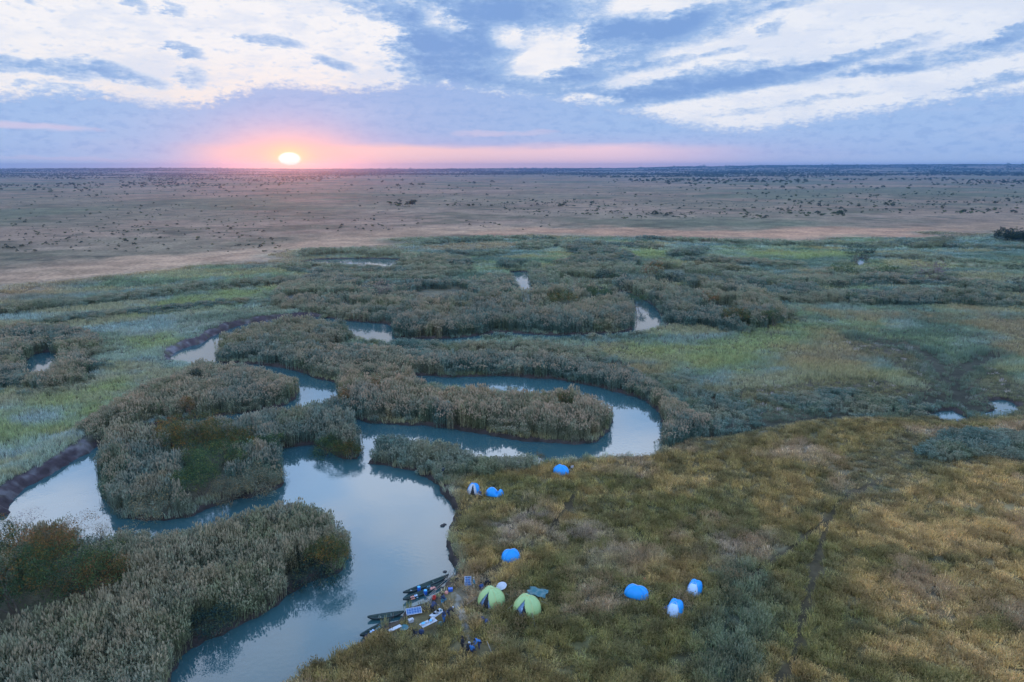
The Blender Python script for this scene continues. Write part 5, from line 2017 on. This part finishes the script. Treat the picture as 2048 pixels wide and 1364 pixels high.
def barrel(px, py, label, mat=MB_BARREL, r=.22, h=.55, z=.15):
    p = at(px, py, z)
    o = empty('barrel', Vector((p.x, p.y, .02)))
    mb = MB()
    mb.lathe([(r * .9, 0), (r, .05), (r * 1.03, h * .5), (r, h - .05), (r * .9, h)], n=16)
    mb.build('drum', mat, o, smooth=True)
    mb = MB()
    mb.lathe([(r * .95, 0), (r * .95, .04), (r * .6, .06), (.01, .065)], (0, 0, h + .003), n=16)
    mb.build('lid', MB_CYAN, o, smooth=True)
    tag(o, label, 'barrel', 'blue barrels in the canoes')


barrel(838, 1180, 'blue barrel with light lid standing in the upper moored canoe')
barrel(851, 1187, 'blue barrel with light lid standing in the lower moored canoe')


def bundle(px, py, d, rz, mat, label, z=.3, name='cloth_bundle', cat='bundle'):
    p = at(px, py, z)
    o = empty(name, Vector((p.x, p.y, .1)), R(rz))
    mb = MB()
    rng = random.Random(int(px))
    n = 8
    vs = []
    for j in range(n + 1):
        for i in range(n + 1):
            x, y = i / n * 2 - 1, j / n * 2 - 1
            e = max(0, (1 - abs(x) ** 4) * (1 - abs(y) ** 4)) ** .4
            vs.append((x * d[0] / 2, y * d[1] / 2, d[2] * e * rng.uniform(.75, 1.1)))
    mb.add(vs, [(j * (n + 1) + i, j * (n + 1) + i + 1, (j + 1) * (n + 1) + i + 1, (j + 1) * (n + 1) + i) for j in range(n) for i in range(n)])
    mb.build('cover', mat, o, smooth=True)
    mb = MB()
    mb.tube([(-d[0] * .12, -d[1] * .5, .03), (-d[0] * .12, -d[1] * .3, d[2] * 1.03), (-d[0] * .12, d[1] * .3, d[2] * 1.03), (-d[0] * .12, d[1] * .5, .03)], .015, 4)
    mb.build('cord', MB_DARK, o)
    tag(o, label, cat)


bundle(866, 1176, (.8, .45, .32), 30, MB_PINK, 'faded red and white bundle in the shore end of the lower moored canoe', .3)
bundle(825, 1194, (.55, .4, .3), 30, MB_PINK, 'faded red bundle near the river end of the lower moored canoe', .3)
bundle(832, 1191, (.45, .4, .3), 20, MB_PALE, 'pale bundle touching the faded red bundle in the lower moored canoe', .3)
bundle(822, 1181, (.3, .25, .25), 0, MB_WHITE, 'tiny white bundle at the river end of the upper moored canoe', .3)
bundle(858, 1173, (.6, .4, .25), 20, MB_JTEAL, 'teal bundle in the middle of the upper moored canoe', .3)
bundle(745, 1262, (.6, .45, .3), 50, MB_PALE, 'pale grey bundle in the lowest canoe along the grass', .3)
bundle(757, 1256, (.7, .45, .3), 50, MB_TEAL, 'dark green bundle in the middle of the lowest canoe', .3)
bundle(773, 1247, (.3, .25, .25), 50, MB_RED, 'small red bundle at the shore end of the lowest canoe', .3)
bundle(732, 1269, (.5, .4, .25), 50, MB_NAVY, 'navy bundle at the river end of the lowest canoe', .3)
bundle(759, 1233, (.35, .22, .1), 10, MB_KHAKI, 'flat khaki bundle inside the empty green canoe', .22)


def pole(a, b, za, zb, mat, label, name='punting_pole', r=.028, cat='pole'):
    A_, B_ = at(*a, za), at(*b, zb)
    mb = MB()
    mb.tube([A_, (A_ + B_) / 2 + Vector((0, 0, .05)), B_], [r, r, r * .8], 6)
    o = mb.build(name, mat, None)
    o.location = (0, 0, 0)
    tag(o, label, cat)


pole((846, 1203), (900, 1158), .4, 1.2, MB_WOOD, 'pale pole lying from the bank over the lower moored canoe')
pole((858, 1190), (903, 1150), .6, 1.3, MB_WOOD, 'grey pole along the bank at the shore end of the upper moored canoe')
pole((786, 1238), (787, 1226), .1, .9, MB_WOOD, 'short pale pole standing where the two lower canoes meet')


# driftwood and roots on the bank
def snag(px, py, label, seed, L=1.6, n=5, mat=None, z=1.0):
    p = ground_at(px, py, z)
    rng = random.Random(seed)
    mb = MB()
    for i in range(n):
        a = rng.uniform(0, 6.28)
        d = Vector((math.cos(a), math.sin(a), rng.uniform(.05, .7))).normalized()
        q = Vector((rng.uniform(-.3, .3), rng.uniform(-.3, .3), 0))
        pts, rad = [q.copy()], [.05]
        for k in range(5):
            d = (d + Vector((rng.gauss(0, .25), rng.gauss(0, .25), rng.gauss(-.03, .1)))).normalized()
            q = q + d * L / 5
            pts.append(q.copy())
            rad.append(.05 * (1 - .15 * (k + 1)))
        mb.tube(pts, rad, 5)
    o = mb.build('driftwood', mat or MB_WOOD, None, loc=p)
    tag(o, label, 'driftwood')


snag(862, 1208, 'tangle of grey driftwood at the water edge below the red bucket', 2, 1.8, 8)
snag(868, 1216, 'dark twiggy driftwood heap between the bank and the cook\'s table', 5, 1.6, 9, MAT_BARK)
snag(897, 1160, 'bare roots on the bank where the upper canoe is moored', 8, 1.4, 6, MAT_BARK)
pole((974, 1283), (983, 1305), 1.9, 1.4, MB_WOOD, 'crooked pale branch stuck in the grass right of the campfire', name='crooked_branch', r=.035, cat='branch')
pole((950, 986), (964, 991), 1.7, 1.6, MB_WHITE, 'white tent pole lying at the foot of the white-fronted tent', name='tent_pole', r=.03)


def clod(px, py, s, label, z=0.0):
    p = at(px, py, z)
    rng = random.Random(int(px * 7 + py))
    mb = MB()
    vs, fs = [], []
    nn = 9
    for j in range(6):
        for i in range(nn):
            ph = j / 5 * math.pi / 2
            k = rng.uniform(.75, 1.15)
            vs.append((s * math.cos(ph) * k * math.cos(6.283 * i / nn), s * .8 * math.cos(ph) * k * math.sin(6.283 * i / nn), s * .8 * math.sin(ph) * k - .1))
    for j in range(5):
        for i in range(nn):
            fs.append((j * nn + i, j * nn + (i + 1) % nn, (j + 1) * nn + (i + 1) % nn, (j + 1) * nn + i))
    mb.add(vs, fs)
    o = mb.build('mud_clod', MB_MUD, None, smooth=False, loc=p)
    tag(o, label, 'clod')


clod(890, 1144, .32, 'dark clod of earth in the water above the moored canoes')
clod(885, 1052, .42, 'dark clod of earth in the water at the bend of the bank, left one')
clod(889, 1049, .35, 'dark clod of earth against the bank at the bend, right one')


# ------------------------------------------------------------------ people
def _skin_layer(me):
    if not me.skin_vertices:
        bm = bmesh.new()
        bm.from_mesh(me)
        bm.verts.layers.skin.verify()
        bm.to_mesh(me)
        bm.free()


def skin_mesh(name, verts, edges, rads, mat, parent, root=0, sub=1):
    me = bpy.data.meshes.new(name)
    me.from_pydata([tuple(v) for v in verts], edges, [])
    _skin_layer(me)
    me.materials.append(mat)
    for i, r in enumerate(rads):
        sv_ = me.skin_vertices[0].data[i]
        sv_.radius = (r, r) if not hasattr(r, '__len__') else r
        sv_.use_root = (i == root)
    o = bpy.data.objects.new(name, me)
    COL.objects.link(o)
    o.parent = parent
    s_ = o.modifiers.new('skin', 'SKIN')
    s_.use_smooth_shade = True
    m2 = o.modifiers.new('sub', 'SUBSURF')
    m2.levels = m2.render_levels = sub
    return o


def pose_joints(pose):
    J = {}
    if pose == 'stand':
        J = dict(pel=(0, 0, .95), sp=(0, 0, 1.14), ch=(0, 0, 1.34), nk=(0, 0, 1.49), hd=(0, -.02, 1.60), tp=(0, -.01, 1.71))
        for s, n in ((-1, 'l'), (1, 'r')):
            J.update({n + 'sh': (s * .18, 0, 1.42), n + 'el': (s * .27, .03, 1.15), n + 'wr': (s * .2, -.17, 1.02), n + 'ha': (s * .16, -.25, 1.0),
                      n + 'hp': (s * .10, 0, .90), n + 'kn': (s * .12, -.03, .5), n + 'an': (s * .12, .02, .09), n + 'to': (s * .14, -.15, .04)})
    elif pose == 'bend':
        J = dict(pel=(0, .12, .90), sp=(0, -.02, 1.06), ch=(0, -.2, 1.18), nk=(0, -.34, 1.24), hd=(0, -.44, 1.27), tp=(0, -.54, 1.30))
        for s, n in ((-1, 'l'), (1, 'r')):
            J.update({n + 'sh': (s * .18, -.28, 1.20), n + 'el': (s * .22, -.38, .95), n + 'wr': (s * .15, -.55, .80), n + 'ha': (s * .13, -.62, .77),
                      n + 'hp': (s * .10, .10, .86), n + 'kn': (s * .13, -.04, .48), n + 'an': (s * .13, .04, .09), n + 'to': (s * .15, -.13, .04)})
    elif pose == 'crouch':
        J = dict(pel=(0, .12, .30), sp=(0, .06, .48), ch=(0, -.06, .66), nk=(0, -.14, .80), hd=(0, -.19, .90), tp=(0, -.21, 1.01))
        for s, n in ((-1, 'l'), (1, 'r')):
            J.update({n + 'sh': (s * .18, -.09, .74), n + 'el': (s * .24, -.26, .54), n + 'wr': (s * .12, -.46, .50), n + 'ha': (s * .09, -.53, .49),
                      n + 'hp': (s * .11, .10, .27), n + 'kn': (s * .19, -.28, .46), n + 'an': (s * .16, -.04, .09), n + 'to': (s * .18, -.20, .04)})
    elif pose == 'sit':
        J = dict(pel=(0, .05, .50), sp=(0, .09, .68), ch=(0, .08, .88), nk=(0, .05, 1.03), hd=(0, .01, 1.14), tp=(0, 0, 1.25))
        for s, n in ((-1, 'l'), (1, 'r')):
            J.update({n + 'sh': (s * .18, .06, .96), n + 'el': (s * .26, -.04, .72), n + 'wr': (s * .14, -.24, .64), n + 'ha': (s * .10, -.31, .63),
                      n + 'hp': (s * .10, .03, .48), n + 'kn': (s * .14, -.36, .50), n + 'an': (s * .14, -.38, .09), n + 'to': (s * .15, -.53, .04)})
    return {k: Vector(v) for k, v in J.items()}


RAD = dict(pel=(.15, .11), sp=(.135, .10), ch=(.16, .11), nk=.055, hd=(.085, .10), tp=.075)
for n in 'lr':
    RAD.update({n + 'sh': .07, n + 'el': .048, n + 'wr': .032, n + 'ha': .036, n + 'hp': .095, n + 'kn': .062, n + 'an': .042, n + 'to': .035})


def person(px, py, pose, rz, top, legs, label, skin=MB_SKIN, hair=MB_HAIR, cap=None, base=None, hold=None, clear=.5):
    p = ground_at(px, py, 1.3, clear=clear)
    if base is not None:
        p.z = base
    o = empty('person', p, R(rz))
    J = pose_joints(pose)
    names = list(J)
    verts = [J[k] for k in names]
    rads = [RAD[k] for k in names]
    ix = {k: i for i, k in enumerate(names)}
    E = [('pel', 'sp'), ('sp', 'ch'), ('ch', 'nk'), ('nk', 'hd'), ('hd', 'tp')]
    for n in 'lr':
        E += [('ch', n + 'sh'), (n + 'sh', n + 'el'), (n + 'el', n + 'wr'), (n + 'wr', n + 'ha'), ('pel', n + 'hp'), (n + 'hp', n + 'kn'), (n + 'kn', n + 'an'), (n + 'an', n + 'to')]
    edges = [(ix[a], ix[b]) for a, b in E]
    # fingers and thumb
    for n, s in (('l', -1), ('r', 1)):
        d = (J[n + 'ha'] - J[n + 'wr']).normalized()
        side = d.cross(Vector((0, 0, 1))).normalized()
        for i in range(4):
            b = J[n + 'ha'] + side * (.028 * (i - 1.5)) + d * .03
            verts += [b, b + d * (.035 + .004 * (i in (1, 2))) + Vector((0, 0, -.01)), b + d * .06 + Vector((0, 0, -.035))]
            k = len(verts)
            edges += [(ix[n + 'ha'], k - 3), (k - 3, k - 2), (k - 2, k - 1)]
            rads += [.011, .010, .008]
        b = J[n + 'ha'] - side * s * .04 - d * .02
        verts += [b, b + d * .035 - side * s * .015]
        k = len(verts)
        edges += [(ix[n + 'ha'], k - 2), (k - 2, k - 1)]
        rads += [.013, .010]
    # nose
    f = (J['hd'] - J['nk']).normalized().cross(Vector((1, 0, 0))).normalized()
    if f.y > 0 and pose != 'bend':
        f = -f
    body = skin_mesh('body', verts, edges, rads, skin, o, ix['pel'])
    T_ = ['pel', 'sp', 'ch', 'nk'] + [n + k for n in 'lr' for k in ('sh', 'el', 'wr')]
    tv = [J[k] for k in T_]
    ti = {k: i for i, k in enumerate(T_)}
    te = [('pel', 'sp'), ('sp', 'ch'), ('ch', 'nk')] + [e for n in 'lr' for e in (('ch', n + 'sh'), (n + 'sh', n + 'el'), (n + 'el', n + 'wr'))]
    grow = lambda r, g: tuple(q + g for q in r) if hasattr(r, '__len__') else r + g
    skin_mesh('jacket', tv, [(ti[a], ti[b]) for a, b in te], [grow(RAD[k], .022) if k != 'nk' else .068 for k in T_], top, o, 1)
    T_ = ['pel'] + [n + k for n in 'lr' for k in ('hp', 'kn', 'an')]
    ti = {k: i for i, k in enumerate(T_)}
    te = [e for n in 'lr' for e in (('pel', n + 'hp'), (n + 'hp', n + 'kn'), (n + 'kn', n + 'an'))]
    skin_mesh('trousers', [J[k] for k in T_], [(ti[a], ti[b]) for a, b in te], [grow(RAD[k], .018) for k in T_], legs, o, 0)
    up = (J['tp'] - J['nk']).normalized()
    c = J['hd'] + (J['tp'] - J['hd']) * .55 + Vector((0, .015, 0))
    mb = MB()
    q = up.to_track_quat('Z', 'Y').to_matrix().to_4x4()
    m2 = MB()
    m2.lathe([(.112, -.03), (.118, .02), (.10, .075), (.06, .105), (.01, .115)], n=14)
    mb.add([q @ v + c for v in m2.v], m2.f)
    if cap:
        m3 = MB()
        m3.box((0, -.15 if pose != 'bend' else -.05, .0), (.15, .12, .015))
        mb.add([q @ v + c for v in m3.v], m3.f)
    mb.build('cap' if cap else 'hair', cap or hair, o, smooth=True)
    # eyes and mouth
    fd = Vector((0, -1, 0)) if pose != 'bend' else Vector((0, -.45, -1)).normalized()
    m4 = MB()
    for s in (-1, 1):
        m4.box(J['hd'] + Vector((s * .032, 0, .01)) + fd * .098, (.02, .012, .01))
    m4.box(J['hd'] - up * .045 + fd * .094, (.04, .012, .008))
    m4.box(J['hd'] - up * .015 + fd * .108, (.022, .03, .035))
    m4.build('face', MB_HAIR if skin is MB_SKIN else skin, o)
    tag(o, label, 'person')
    return o


person(888, 1246, 'stand', 65, MB_NAVY, MB_JBLUE, 'person in dark top and blue trousers standing at the cook\'s table')
person(898, 1236, 'bend', 110, MB_DARK, MB_NAVY, 'person with a white cap bending right behind the standing cook', cap=MB_WHITE)
person(866, 1226, 'bend', 150, MB_NAVY, MB_DARK, 'person in dark clothes bending beside the twiggy driftwood heap')
person(948, 1180, 'stand', 100, MB_JTEAL, MB_KHAKI, 'person in teal jacket and pale trousers beside the upright solar panel', skin=MB_SKIN2, hair=MB_KHAKI)
person(964, 1181, 'crouch', 210, MB_DBLUE, MB_NAVY, 'person in dark blue crouching behind the left green tent')
person(974, 1175, 'sit', 200, MB_DARK, MB_DARK, 'person in black seated at the camp chair behind the left green tent')
person(888, 1203, 'crouch', 260, MB_NAVY, MB_JTEAL, 'person crouching on the bank between the red bucket and the crate')
person(925, 1301, 'stand', 70, MB_DARK, MB_DARK, 'person in black standing left of the campfire')
person(936, 1303, 'crouch', 140, MB_DARK, MB_DARK, 'person with white cap crouching at the left of the campfire', cap=MB_WHITE)
person(944, 1307, 'sit', 150, MB_JBLUE, MB_NAVY, 'person in blue jacket sitting lowest beside the campfire')
person(958, 1298, 'bend', 290, MB_JBLUE, MB_NAVY, 'person in blue jacket bending over the fire from the right')
person(887, 952, 'stand', 30, MB_DBLUE, MB_DARK, 'person in dark blue standing alone at the far river bank')
pack(941, 1303, 0, MB_RED, 'tiny red bag beside the person in white cap at the campfire', .4)

# stool for the person sitting at the fire
p = ground_at(944, 1307, 1.3)
o = empty('camp_stool', p + Vector((.0, .0, 0)), R(150))
mb = MB()
mb.box((0, .06, .38), (.36, .34, .04))
mb.build('seat', MB_DARK, o)
for sx in (-1, 1):
    for sy in (-1, 1):
        mb = MB()
        mb.tube([(sx * .16, .06 + sy * .14, .37), (sx * .17, .06 + sy * .15, 0)], .014, 5)
        mb.build('leg', MB_METAL, o)
tag(o, 'low stool under the person in blue at the campfire', 'stool')

# campfire
p = ground_at(940, 1293, 1.3, clear=1.2)
FIRE = p
o = empty('campfire', p)
for i in range(7):
    a = 6.283 * i / 7
    mb = MB()
    mb.tube([(.75 * math.cos(a), .75 * math.sin(a), .05), (.12 * math.cos(a), .12 * math.sin(a), .2)], [.05, .04], 7)
    mb.build('log', MAT_BARK, o)
mb = MB()
mb.lathe([(.5, .0), (.42, .06), (.2, .09), (.02, .1)], n=16)
mb.build('ash', MB_ASH, o, smooth=True)
tag(o, 'small smoking campfire of crossed logs among the people in the meadow', 'campfire')

# smoke drifting up and away to the left
m, nt, o_ = new_mat('wood_smoke')
v = nt.nodes.new('ShaderNodeVolumePrincipled')
t = nt.nodes.new('ShaderNodeTexCoord')
f = NOISE(t.outputs['Object'], 1.1, 4, .6, nt=nt)
nt.links.new(M('MULTIPLY', MR(f, .42, .70, 0, 1, nt=nt), .42, nt=nt), v.inputs['Density'])
v.inputs['Color'].default_value = (.80, .90, 1, 1)
nt.links.new(v.outputs[0], o_.inputs['Volume'])
mb = MB()
pts = [Vector((0, 0, .2)), Vector((-.15, .3, .8)), Vector((-.45, .9, 1.4)), Vector((-.7, 1.8, 1.9)), Vector((-1.2, 2.9, 2.2)), Vector((-1.5, 4.2, 2.5)), Vector((-2.2, 5.4, 2.7))]
mb.tube(pts, [.22, .32, .4, .45, .5, .6, .3], 10)
s_ = mb.build('campfire_smoke', m, None, loc=FIRE)
tag(s_, 'thin bluish smoke drifting from the campfire over the grass', 'smoke', kind='stuff')
print('REEDS', grow_reeds())
print('GRASS', grow_grass(CLEAR))


# ------------------------------------------------------------------ evening haze
def build_haze():
    m, nt, o = new_mat('evening_haze')
    v = nt.nodes.new('ShaderNodeVolumePrincipled')
    v.inputs['Color'].default_value = (.20, .50, 1.0, 1)
    v.inputs['Density'].default_value = 0.000095
    v.inputs['Anisotropy'].default_value = 0.88
    nt.links.new(v.outputs[0], o.inputs['Volume'])
    m.cycles.homogeneous_volume = True
    mb = MB()
    mb.box((0, 6000, 62.5), (34000, 13600, 129))
    h = mb.build('haze', m)
    tag(h, 'thin blue evening haze over the plain', 'haze', kind='stuff')


build_haze()
